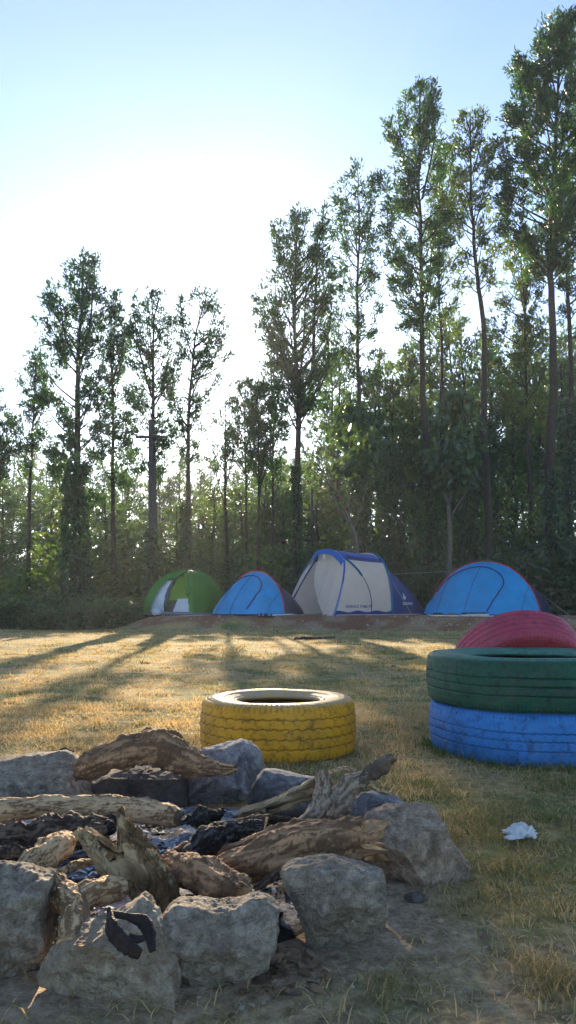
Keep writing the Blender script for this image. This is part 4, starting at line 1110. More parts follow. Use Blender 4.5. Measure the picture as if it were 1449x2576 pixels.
    T(N_, 'tree behind the tallest one, cut by the right edge of the view', 'tree', [(1442, 1440), (1438, 1000), (1432, 700), (1440, 500)],
      [(70, 1475, 20), (200, 1490, 60), (380, 1490, 80), (560, 1470, 76), (680, 1460, 62), (800, 1450, 45)], 24, 115, nb=120, cl=18, r0=.12)
    T(N_, 'shorter yellow-green tree in the gap left of the tallest tree', 'tree', [(1340, 1430), (1330, 1150), (1322, 900), (1315, 750)],
      [(585, 1308, 12), (640, 1310, 36), (710, 1305, 62), (800, 1300, 70), (900, 1300, 66), (990, 1310, 60), (1080, 1320, 45)], 26, 116, nb=100, cl=15, r0=.11, leaf=M_OAKY)
    T(N_, 'tree just outside the left edge whose leaves hang into view', 'tree', [(-40, 1480), (-38, 1200), (-35, 1050)],
      [(960, -40, 10), (1020, -38, 48), (1090, -30, 58), (1150, -30, 58), (1210, -35, 30)], 24, 117, nb=60, cl=15, r0=.12)
    # big-leaved trees in front of the trunks
    def broad(label, trunk, prof, Y, seed, stems, n=1100):
        rng = np.random.default_rng(seed)
        b = P(trunk[0][0], trunk[0][1], Y); b[2] = 0.28
        root = empty('big_leaved_tree', tuple(b), label, 'tree', 'young trees with big drooping leaves')
        mb = MB(); pts = [b] + [P(x, y, Y) for x, y in trunk[1:]]
        mb.tube(pts, np.linspace(.085, .045, len(pts)), 9, n=20)
        cs = []
        for st in stems:
            pp = [P(x, y, Y + rng.normal(0, .3) * (i / len(st))) for i, (x, y) in enumerate(st)]
            mb.tube(pp, np.linspace(.035, .010, len(pp)), 6, n=14); cs.append(pp[-1])
        mb.build('trunk', M_TRUNKP, root, True)
        pr = np.array(sorted([(P(x, y, Y)[2], P(x, y, Y)[0], w * Y / F) for y, x, w in prof]))
        z = rng.uniform(pr[0, 0], pr[-1, 0], n); hw = np.interp(z, pr[:, 0], pr[:, 2]); cx = np.interp(z, pr[:, 0], pr[:, 1])
        a = rng.uniform(0, TAU, n); r = np.sqrt(rng.uniform(0, 1, n))
        c = np.stack([cx + hw * r * np.cos(a), Y + hw * r * np.sin(a), z], -1)
        keep = vnoise(c * 1.9, seed) > -.18; c = c[keep]; a = a[keep]; m = len(c)
        d = np.stack([np.cos(a) * .5, np.sin(a) * .5, -0.9 + 0 * a], -1) + rng.normal(0, .35, (m, 3))
        V, Fq = leaves(c, d, .22 * rng.uniform(.6, 1.2, m), .17 * rng.uniform(.6, 1.2, m), rng, True)
        t = np.clip(.5 + rng.normal(0, .25, m), 0, 1)
        mesh_np('crown', V, [Fq], M_BROAD, root, {'tint': ('FACE', np.concatenate([t, t]))})
    broad('young big-leaved tree on thin fanned stems behind the big beige tent', [(900, 1440), (897, 1370), (880, 1310)],
          [(1010, 880, 30), (1050, 890, 62), (1100, 895, 70), (1150, 890, 60), (1190, 880, 25)], 21.8, 201,
          [[(880, 1310), (858, 1250), (850, 1150)], [(880, 1310), (878, 1230), (890, 1140)], [(890, 1330), (915, 1250), (925, 1150)], [(885, 1320), (840, 1260), (822, 1180)]])
    broad('pale-trunked big-leaved tree with a kinked trunk behind the right blue tent', [(1125, 1440), (1132, 1350), (1128, 1270)],
          [(985, 1160, 25), (1030, 1150, 60), (1080, 1150, 82), (1130, 1140, 78), (1180, 1140, 60), (1230, 1135, 30)], 21.2, 202,
          [[(1128, 1270), (1110, 1200), (1090, 1110)], [(1128, 1270), (1150, 1190), (1170, 1100)], [(1130, 1280), (1135, 1200), (1140, 1080)], [(1132, 1300), (1175, 1230), (1190, 1150)]], n=1500)
    # vines
    V_ = make_vine
    V_(188, 1530, 1160, 104, 60, 23.5, 'widest vine column, on the full-crowned left tree', 301, 3000)
    V_(382, 1500, 1330, 56, 30, 22.4, 'vine bunched round the foot of the utility pole', 302, 900)
    V_(468, 1500, 1265, 52, 30, 24, 'dark vine column behind the green tent', 303, 1300)
    V_(745, 1460, 1170, 44, 26, 23, 'slim vine on the fork-trunked tree left of the big beige tent', 304, 1200)
    V_((912, 905), 1440, 1170, 84, 36, 23.5, 'pointed vine column straight behind the beige tent roof', 305, 2000)
    V_((995, 990), 1450, 1110, 92, 50, 24.5, 'vine column between the beige tent and the kinked big-leaved tree', 306, 2600)
    V_((1078, 1082), 1460, 1130, 110, 60, 23, 'broadest vine at the right, on the triple-pointed tree', 307, 3000)
    V_(1175, 1450, 1200, 90, 56, 24.5, 'dark vine column right of the kinked big-leaved tree', 308, 1900)
    V_(1385, 1450, 1180, 60, 40, 21.3, 'vine on the foot of the massive tree at the right edge', 309, 1200)
    V_(1436, 1450, 1000, 60, 50, 22.6, 'vine reaching high on the trunk at the far right edge', 310, 1800)

def build_back():
    rng = np.random.default_rng(77)
    # prototypes of background trees, built at the origin
    def proto_oak(seed, H, hwm, nb, leaf, cb=0.35):
        r = np.random.default_rng(seed)
        root = empty('slender_tree', (0, 0, 0), 'slender tree fading in the haze far behind the tents', 'tree', 'hazy trees of the plantation behind')
        tt = np.stack([np.cumsum(r.normal(0, .03, 20)), np.cumsum(r.normal(0, .03, 20)), np.linspace(0, H, 20)], -1)
        pr = [(H * cb, 0, hwm * .35), (H * (cb + .15), 0, hwm * .85), (H * .7, 0, hwm), (H * .85, 0, hwm * .7), (H * .95, 0, hwm * .35), (H, 0, .1)]
        tubes, cen, out = crown_from(pr, tt, 0, r, int(nb * .66), 9, .2, 1.0, twigs=False)
        mb = MB(); mb.tube(tt, np.linspace(.13, .02, 20), 7)
        for p, q in tubes: mb.tube(p, q, 3)
        mb.build('trunk', M_TRUNK, root, True)
        V, Fq = sprays(cen, out, r, 5, .21, .07)
        t = np.clip(.5 + r.normal(0, .25, len(Fq)), 0, 1)
        mesh_np('crown', V, [Fq], leaf, root, {'tint': ('FACE', t)})
        return root
    po = [proto_oak(401, 10, 1.5, 70, M_FAR), proto_oak(402, 10, 1.7, 80, M_FAR, .25), proto_oak(403, 10, 1.25, 60, M_OAKY, .4), proto_oak(404, 10, 1.6, 85, M_OAK, .3)]
    us = [[False] for _ in po]
    def put(i, px, Y, ytop, wsc=1.0):
        q = P(px, ytop, Y); g = ground_h(q[0:1], np.array([Y]))[0]; s = (q[2] - g) / 10.0
        w = wsc * (0.5 + 0.5 * s)
        place_copy(po[i], us[i], (q[0], Y, g), rng.uniform(0, TAU), (w, w, s))
    # right hand wood: dense and high
    k = 0
    for Y, ys, xs in [(29, (900, 1010), [975, 1040, 1150, 1185, 1275, 1350, 1420]), (34, (800, 900), [880, 930, 1010, 1090, 1165, 1250, 1330, 1400, 1470]),
                      (41, (770, 860), [850, 940, 1030, 1120, 1215, 1310, 1410, 1500]), (52, (900, 1000), [860, 960, 1060, 1180, 1300, 1400])]:
        for x in xs:
            put([3, 2, 0, 1][k % 4], x + rng.uniform(-18, 18), Y + rng.uniform(-1.5, 1.5), rng.uniform(*ys) + max(0, (1050 - x)) * .45, 1.0); k += 1
    # left and middle: lower, in the haze
    for Y, ys, xs in [(31, (1190, 1260), [20, 120, 250, 335, 430, 530, 600, 655, 715, 800]), (39, (1160, 1230), [-30, 60, 150, 225, 330, 410, 500, 560, 640, 700, 790, 840]),
                      (50, (1130, 1200), [-20, 40, 110, 190, 260, 320, 390, 450, 520, 590, 650, 710, 770, 820]), (64, (1120, 1180), [0, 90, 170, 240, 310, 380, 460, 540, 610, 690, 760, 850])]:
        for x in xs:
            lowr = 25 if 330 < x < 640 else 0
            put([0, 1, 0, 2][k % 4], x + rng.uniform(-16, 16), Y + rng.uniform(-2, 2), rng.uniform(*ys) + lowr, 1.15); k += 1
    # understorey bushes
    pb = [bush_proto('leafy_bush', 'leafy bush in the undergrowth between the trunks', 'bush', 501, 1500, (1.5, 1.4, 1.8), .20, M_FAR, (0, 0, 0), 'bushes in the undergrowth', True),
          bush_proto('leafy_bush', 'leafy bush in the undergrowth between the trunks', 'bush', 502, 1600, (1.3, 1.3, 2.2), .18, M_OAKY, (0, 0, 0), 'bushes in the undergrowth', True)]
    ub = [[False], [False]]
    for Y, xs in [(26.5, [-20, 110, 240, 330, 520, 640, 700, 830, 960, 1040, 1160, 1270, 1330, 1430]), (31, [40, 150, 290, 420, 560, 610, 690, 770, 900, 1000, 1110, 1200, 1300, 1400]),
                  (28.5, [860, 930, 1000, 1085, 1150, 1230, 1310, 1390, 1460, 30, 180, 370, 590, 740]), (34, [880, 970, 1070, 1160, 1260, 1360, 1440, 100, 260, 420, 660]), (38, [0, 90, 180, 270, 360, 440, 520, 600, 660, 740, 850, 950, 1060, 1170, 1260, 1350, 1440]), (50, [-30, 60, 140, 220, 300, 370, 450, 530, 600, 680, 760, 900, 1050, 1200, 1350])]:
        for x in xs:
            Yj = Y + rng.uniform(-1.2, 1.2); q = P(x + rng.uniform(-20, 20), 1400, Yj); g = ground_h(q[0:1], np.array([Yj]))[0]
            s = rng.uniform(.8, 1.35) * (1 + (Y - 26) * .03) * (1.15 if x > 840 and Y < 36 else 1)
            i = int(rng.uniform() < .4); place_copy(pb[i], ub[i], (q[0], Yj, g), rng.uniform(0, TAU), (s, s, s * rng.uniform(.8, 1.2)))
    # dark glossy coffee bushes along the edge
    pc = [bush_proto('coffee_bush', 'dark glossy coffee bush in the row behind the tents', 'bush', 511, 2600, (1.05, .8, 1.25), .15, M_BROAD, (0, 0, 0), 'coffee bushes behind the tents', True, gap=.6),
          bush_proto('coffee_bush', 'dark glossy coffee bush in the row behind the tents', 'bush', 512, 2600, (1.0, .85, 1.4), .15, M_BROAD, (0, 0, 0), 'coffee bushes behind the tents', True, gap=.6)]
    uc = [[False], [False]]
    for x, Y, s in [(1010, 24.5, .9), (1060, 22.8, .9), (1105, 23.5, 1.0), (1160, 22.6, .95), (1220, 23, 1.1), (1290, 22, 1.15), (1350, 22.4, 1.2), (1400, 21.4, 1.25), (1450, 21.2, 1.3), (1505, 21, 1.3), (1320, 24.5, 1.5), (1420, 24.5, 1.6), (1240, 25, 1.4),
                    (880, 25, 1.0), (950, 25, 1.1), (800, 25.2, .9)]:
        q = P(x, 1500, Y); g = ground_h(q[0:1], np.array([Y]))[0]; i = int(rng.uniform() < .5)
        place_copy(pc[i], uc[i], (q[0], Y, g), rng.uniform(0, TAU), (s, s, s))
    # low hedge at the left
    ph = [bush_proto('hedge_shrub', 'low dark clipped shrub in the hedge along the left of the clearing', 'bush', 521, 3600, (.75, .55, .72), .085, M_VINE, (0, 0, 0), 'low hedge shrubs at the left', True, gap=.9),
          bush_proto('hedge_shrub', 'low dark clipped shrub in the hedge along the left of the clearing', 'bush', 522, 3600, (.7, .6, .8), .085, M_VINE, (0, 0, 0), 'low hedge shrubs at the left', True, gap=.9)]
    uh = [[False], [False]]
    for j in range(12):
        x = -110 + j * 38 + rng.uniform(-8, 8); Y = 20.0 + rng.uniform(-.25, .25) + (j > 9) * .6
        q = P(x, 1500, Y); g = ground_h(q[0:1], np.array([Y]))[0] - .03; s = rng.uniform(.95, 1.15) * (.95 if j > 9 else 1)
        i = j % 2; place_copy(ph[i], uh[i], (q[0], Y, g), rng.uniform(0, TAU), (s, s, s * (.76 + .16 * rng.uniform())))
    for j in range(9):
        x = -60 + j * 52 + rng.uniform(-12, 12); Y = 22.0 + rng.uniform(-.4, .4)
        q = P(x, 1500, Y); i = j % 2; s = rng.uniform(1.0, 1.25)
        place_copy(ph[i], uh[i], (q[0], Y, 0), rng.uniform(0, TAU), (s, s, s * .9), None)

def build_poles():
    m = m_plain('concrete_pole', (0.045, 0.042, 0.04), 0.9, .4, 10, var=.25)
    Y = 22.5; b = P(388, 1500, Y); b[2] = -.02; t = P(380, 1056, Y)
    root = empty('utility_pole', tuple(b), 'tall dark utility pole with one crossarm left of the green tent', 'utility pole')
    mb = MB(); mb.tube([b, (b + t) / 2, t], [.15, .12, .075], 16, n=10); mb.build('pole', m, root, True)
    mb = MB(); a = P(343, 1104, Y); c = P(412, 1099, Y); a[1] -= .12; c[1] -= .12; mb.box((a + c) / 2, (abs(c[0] - a[0]), .07, .07)); mb.build('crossarm', m, root)
    for px in (346, 408):
        mb = MB(); q = P(px, 1100, Y); q[1] -= .12; q[2] += .03; mb.tube([q, q + [0, 0, .10]], .012, 6); mb.tube([q + [0, 0, .07], q + [0, 0, .11], q + [0, 0, .17]], [.05, .06, .035], 10)
        mb.build('insulator', m, root, True)
    # thin pipe rack/post far behind the gap
    Y = 30; b = P(786, 1430, Y); b[2] = ground_h(b[0:1], np.array([Y]))[0]
    root = empty('line_post', tuple(b), 'thin post with two crossbars in the bright gap left of the beige tent', 'post')
    mb = MB(); mb.tube([b, P(785, 1230, Y)], .06, 8); mb.build('post', m, root)
    for y, x0, x1 in ((1282, 765, 808), (1358, 735, 850)):
        mb = MB(); mb.tube([P(x0, y, Y - .1), P(x1, y + 3, Y - .1)], .035, 6); mb.build('crossbar', m, root)
    # overhead wire
    A = P(-120, 940, 24); B = P(380, 1098, 22.4); s = np.linspace(0, 1, 24)[:, None]
    p = A * (1 - s) + B * s; p[:, 2] -= 4 * .35 * (s[:, 0] * (1 - s[:, 0]))
    mb = MB(); mb.tube(p, .009, 5); o = mb.build('overhead_wire', m_plain('wire', (0.03, .03, .03)), None)
    tag(o, 'thin overhead wire sagging from the left edge to the utility pole', 'wire')

# ------------------------------------------------------------------ tents
FB = {}
def fab(k, *a, **kw):
    if k not in FB: FB[k] = m_fabric(k, *a, **kw)
    return FB[k]

def surf_grid(fn, nu, nv, mask=None):
    u = np.linspace(0, 1, nu); v = np.linspace(0, 1, nv)
    U, Vv = np.meshgrid(u, v, indexing='ij')
    W = fn(U.ravel(), Vv.ravel())
    Fq = grid_faces(nu, nv)
    if mask is not None:
        uc = U.ravel()[Fq].mean(1); vc = Vv.ravel()[Fq].mean(1)
        Fq = Fq[mask(uc, vc)]
    return W, Fq

def decal(text, origin, xdir, ydir, size, target, mat, parent, name='lettering', polys=None, ext=0.0015):
    """lettering laid onto the surface of target"""
    origin = np.array(origin, float); xd = np.array(xdir, float); yd = np.array(ydir, float)
    xd /= np.linalg.norm(xd); yd -= xd * yd.dot(xd); yd /= np.linalg.norm(yd); nd = np.cross(xd, yd)
    if text:
        cu = bpy.data.curves.new('t', 'FONT'); cu.body = text; cu.size = size; cu.resolution_u = 2
        cu.offset = size * .012
        ob = bpy.data.objects.new('t', cu); me = ob.to_mesh()
        v2 = np.array([v.co[:2] for v in me.vertices]); fs = [list(p.vertices) for p in me.polygons]
        ob.to_mesh_clear(); bpy.data.objects.remove(ob); bpy.data.curves.remove(cu)
    else:
        v2 = []; fs = []
        for pl in polys:
            fs.append([len(v2) + i for i in range(len(pl))]); v2 += [(x * size, y * size) for x, y in pl]
        v2 = np.array(v2)
    tv = np.array([v.co[:] for v in target.data.vertices]) + np.array(world_loc(target))
    bt = BVHTree.FromPolygons(tv.tolist(), [list(p.vertices) for p in target.data.polygons])
    W = origin + v2[:, :1] * xd + v2[:, 1:2] * yd
    out = []
    for w in W:
        h = bt.ray_cast(Vector(w + nd * .6), Vector(-nd), 1.6)
        out.append(np.array(h[0]) + nd * .006 if h[0] is not None else w)
    bm = bmesh.new(); vs = [bm.verts.new(x - np.array(world_loc(parent))) for x in out]
    for f in fs:
        try: bm.faces.new([vs[i] for i in f])
        except ValueError: pass
    me = bpy.data.meshes.new(name); bm.to_mesh(me); bm.free(); me.materials.append(mat)
    o = bpy.data.objects.new(name, me); C.objects.link(o); o.parent = parent
    return o

MARK = [[(0, .15), (.25, .85), (.40, .85), (.15, .15)], [(.22, .0), (.50, .62), (.62, .62), (.36, .0)], [(.42, -.05), (.72, .45), (.84, .45), (.54, -.05)], [(.15, .15), (.15, .28), (.36, .12), (.36, 0)]]

def guy(root, a, b):
    mb = MB(); mb.tube([np.array(a), np.array(b)], .004, 4); mb.build('guy_line', fab('cord', (.5, .5, .5), 0), root)

def popup_tent(px0, px1, base_y, top_y, Y, yaw, rear_len, label, rear_mat, door, seed, W=None, logo=False):
    """half-dome tent: front vestibule, arched hoop with red piping, tail going back to the right"""
    blue = fab('sky_blue_canvas', (0.004, 0.26, 0.56), .2, .6)
    trim = fab('dark_blue_trim', (0.008, 0.03, 0.10), .05)
    red = fab('red_piping', (0.60, 0.02, 0.03), .1)
    rear = rear_mat
    xm = (px0 + px1) / 2
    c = P(xm, base_y, Y); g = ground_h(c[0:1], np.array([Y]))[0] + .01
    w = (px1 - px0) * Y / F / math.cos(yaw) / 2 * .97
    H = P(xm, top_y, Y)[2] - g
    lat = np.array([math.cos(yaw), -math.sin(yaw), 0]); ax = np.array([math.sin(yaw), math.cos(yaw), 0])
    O = np.array([c[0], Y, g])
    up = np.array([0, 0, 1.0])
    root = empty('popup_tent', tuple(O), label, 'tent', 'tents pitched along the bank')
    def hoop(s, k=1.0):   # s 0 right .. 1 left
        a = s * math.pi
        cx = np.cos(a); sz = np.sin(a)
        x = w * np.sign(cx) * np.abs(cx) ** .95 * (1 - .10 * sz); z = H * np.abs(sz) ** 1.02
        return x * k, z
    lean = 0.16
    def front(s, t):      # t 0 hoop .. 1 ground
        x, z = hoop(s)
        a = s * math.pi
        bx = w * np.cos(a) * (1.0); by = -(0.78 * H + .1) * np.sin(a) ** .8
        tt = t
        X = x * (1 - tt) + bx * tt; A = (lean * z) * (1 - tt) + by * tt; Z = z * (1 - tt ** 1.0)
        bul = np.sin(tt * math.pi) * .10 * np.sin(a)
        A = A - bul; Z = Z + bul * .8
        # creases running up the fabric
        cr = 0.045 * np.sin(a * 7 + 3.5 * tt + seed) * np.sin(tt * math.pi) + 0.05 * fbm(np.stack([s * 9, t * 5, 0 * s + seed], -1), seed, 4) * np.sin(tt * math.pi)
        A = A + cr
        return O + X[:, None] * lat + A[:, None] * ax + Z[:, None] * up
    W_, Fq = surf_grid(lambda u, v: front(u, v), 110, 46)
    ft = mesh_np('front_canvas', W_, [Fq], blue, root, None, True)
    def back(s, t):
        x, z = hoop(s, .97); a = s * math.pi
        z = z * (1 - .04)
        bx = w * .80 * np.cos(a); A1 = rear_len + .25 * np.sin(a)
        k = t
        X = x * (1 - k) + bx * k; A = lean * z * (1 - k) + A1 * k; Z = z * (1 - k) ** .42
        A = A + .03
        Z = Z + .012 * np.sin(k * 34) * (1 - k) * np.sin(a) + .02 * fbm(np.stack([s * 6, t * 7, 0 * s + seed + 3], -1), seed + 1, 3) * np.sin(k * math.pi)
        return O + X[:, None] * lat + A[:, None] * ax + Z[:, None] * up
    W_, Fq = surf_grid(lambda u, v: back(u, v), 90, 46)
    bt = mesh_np('rear_canvas', W_, [Fq], rear, root, None, True)
    # red piping over the hoop
    s = np.linspace(.02, .98, 60); x, z = hoop(s, 1.01)
    mb = MB(); mb.tube(O + x[:, None] * lat + (lean * z)[:, None] * ax + (z + .006)[:, None] * up, .013, 8); mb.build('piping', red, root, True)
    # door zip arch drawn on the front
    dp = np.array(door); q, _ = resample(np.column_stack([dp, np.zeros(len(dp))]), np.ones(len(dp)), 50)
    path = front(q[:, 0], q[:, 1]); path = path - ax * .012 + up * .006
    mb = MB(); mb.tube(path, .016, 8); mb.build('door_zip', trim, root, True)
    for sv in (.18, .50, .68, .86):
        tt = np.linspace(.03, .97, 24); q = front(np.full(24, sv), tt) - ax * .006; mb = MB(); mb.tube(q, .007, 5); mb.build('fold_shade', trim, root, True)  # dark lines drawn on as the shade of folds in the fabric
    # hem
    s = np.linspace(0, 1, 60); e = front(s, np.full(60, .995)); e[:, 2] = g + .02
    mb = MB(); mb.tube(e, .022, 6); mb.build('hem', trim, root, True)
    mb = MB()
    for sx in (.15, .5, .85):
        a = front(np.array([sx]), np.array([.985]))[0]; b = a - ax * .18; b[2] = g - .05; guy(root, a, b)
    a = back(np.array([.25]), np.array([.45]))[0]; b = a + lat * .9; b[2] = g; guy(root, a, b)
    if logo:
        wm = fab('white_print', (.75, .78, .8), 0)
        for (tx, pl, sz, off) in ((None, MARK, .17, (1265, 1481)), ('QUECHUA', None, .072, (1254, 1512))):
            o = P(off[0] + 78, off[1], Y + .9)
            decal(tx, o, (.80, .60, 0), (0, 0.0, 1), sz, bt, wm, root, 'emblem' if tx is None else 'lettering', pl)
    sh = fab('ground_sheet_cloth', (.62, .50, .58), .1)
    return root, front, O, lat, ax, g, w

def green_tent():
    g1 = fab('green_canvas', (0.045, 0.22, 0.03), .4, .5); g2 = fab('sunlit_canvas', (0.20, 0.36, 0.035), .55, .5)
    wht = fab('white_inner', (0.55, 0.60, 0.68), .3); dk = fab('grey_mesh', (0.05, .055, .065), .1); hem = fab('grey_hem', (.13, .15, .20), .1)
    Y = 20.6
    A = P(360, 1545, Y + .2); B = P(486, 1547, Y - .35); D = P(566, 1538, Y + .7)   # left, front, right corners
    g = .34
    for q in (A, B, D): q[2] = g
    E = A + D - B + np.array([0, .35, 0])
    O = (A + B + D + E) / 4; H = P(484, 1435, O[1] - .15)[2] - g
    root = empty('dome_tent', tuple(O), 'green dome tent with its door tied open showing a white inner', 'tent', 'tents pitched along the bank')
    cs = [A, B, D, E]
    top = O + np.array([0.0, 0, H]); ap = P(484, 1435, O[1]); top = np.array([ap[0] - .05, O[1] - .1, g + H])
    def dome(k, s, t, sc=1.0):
        """face k between corner k and k+1; s along, t 0 ground..1 apex"""
        a, b = cs[k], cs[(k + 1) % 4]
        m = a + (b - a) * s[:, None]
        o2 = top.copy(); o2[2] = g
        m = m + (m - o2) / np.linalg.norm(m - o2, axis=1, keepdims=True) * (.10 * np.sin(s * math.pi))[:, None]
        an = t * math.pi / 2
        Wp = o2 + (m - o2) * sc * (np.cos(an) ** .85)[:, None]
        Wp[:, 2] = g + H * sc * np.sin(an)
        f = np.cos(s * TAU * 1) * 0
        n = .015 * fbm(np.stack([s * 5 + k * 7, t * 5, 0 * s], -1), 12 + k, 4) * np.sin(s * math.pi)
        Wp[:, 1] -= n; Wp[:, 2] -= .02 * np.sin(s * math.pi) * np.sin(t * math.pi)
        return Wp
    # fly, with the doorway left open on the left front face
    def door(u, v):
        # u along the face, v up
        x = u; return ~((v < .86) & (x > .16 + v * .22) & (x < .93 - .16 * v) & (v < 1.2 - 0.0) & ~((v > .62) & (x < .50 + (v - .62) * .6)))
    W_, Fq = surf_grid(lambda u, v: dome(0, u, v), 60, 40, door)
    mesh_np('door_face', W_, [Fq], g1, root, None, True)
    for k in (1, 2, 3):
        W_, Fq = surf_grid(lambda u, v: dome(k, u, v), 50, 36)
        mesh_np('fly_panel', W_, [Fq], g1, root, None, True)
    # inner tent
    def inner(name, mask, mat, sc=.93):
        W_, Fq = surf_grid(lambda u, v: dome(0, u, v, sc), 70, 44, mask)
        mesh_np(name, W_, [Fq], mat, root, None, True)
    inner('inner_panel', lambda u, v: (u < .44 - .10 * v) & (v < .62), wht)
    inner('inner_panel', lambda u, v: (u > .60 + .30 * v * 1.2) & (v < .26), wht)
    inner('mesh_strip', lambda u, v: (u > .44 - .10 * v) & (u < .53 - .08 * v) & (v > .16) & (v < .82), dk, .935)
    inner('sunlit_fly', lambda u, v: ((u > .53 - .08 * v) & (v > .24) & (u < .92)) | ((v > .62) & (u > .3)), g2, .91)  # brighter green paints in the sun glowing through the far fly
    inner('inner_panel', lambda u, v: (v < .05), hem, .99)
    # dark sheet painted in for the shade in the gap under the sunlit panel
    inner('dark_gap_sheet', lambda u, v: (u > .44) & (u < .84) & (v < .24), dk, .80)
    # rolled door flap
    mb = MB(); p = dome(0, np.linspace(.80, .90, 16), np.linspace(.70, .28, 16), 1.02); mb.tube(p, .05 + .012 * np.sin(np.arange(16) * 1.9), 12); mb.build('rolled_flap', g1, root, True)
    # sagging white flap on the ground
    mb = MB(); q = dome(0, np.array([.36]), np.array([.02]), 1.02)[0]
    iv, jf = ico(4); v = iv * np.array([.13, .06, .10]); v += .015 * fbm(iv * 2, 3, 3)[:, None]; mb.add(v + q + [0, -.05, .06], [jf]); mb.build('door_flap', wht, root, True)
    # poles along the corners
    for k in range(4):
        t = np.linspace(0, .99, 30); p = dome(k, np.zeros(30), t, 1.008); mb = MB(); mb.tube(p, .013, 6); mb.build('pole', g1, root, True)
    for k in range(4):
        s = np.linspace(0, 1, 20); p = dome(k, s, np.zeros(20), .99); p[:, 2] = g + .03
        mb = MB(); mb.tube(p, .03, 6); mb.build('hem', hem, root, True)
    mb = MB()
    for c0 in (A, B, D): guy(root, c0 + [0, 0, .02], c0 + (c0 - O) * .2 + [0, 0, -.03])

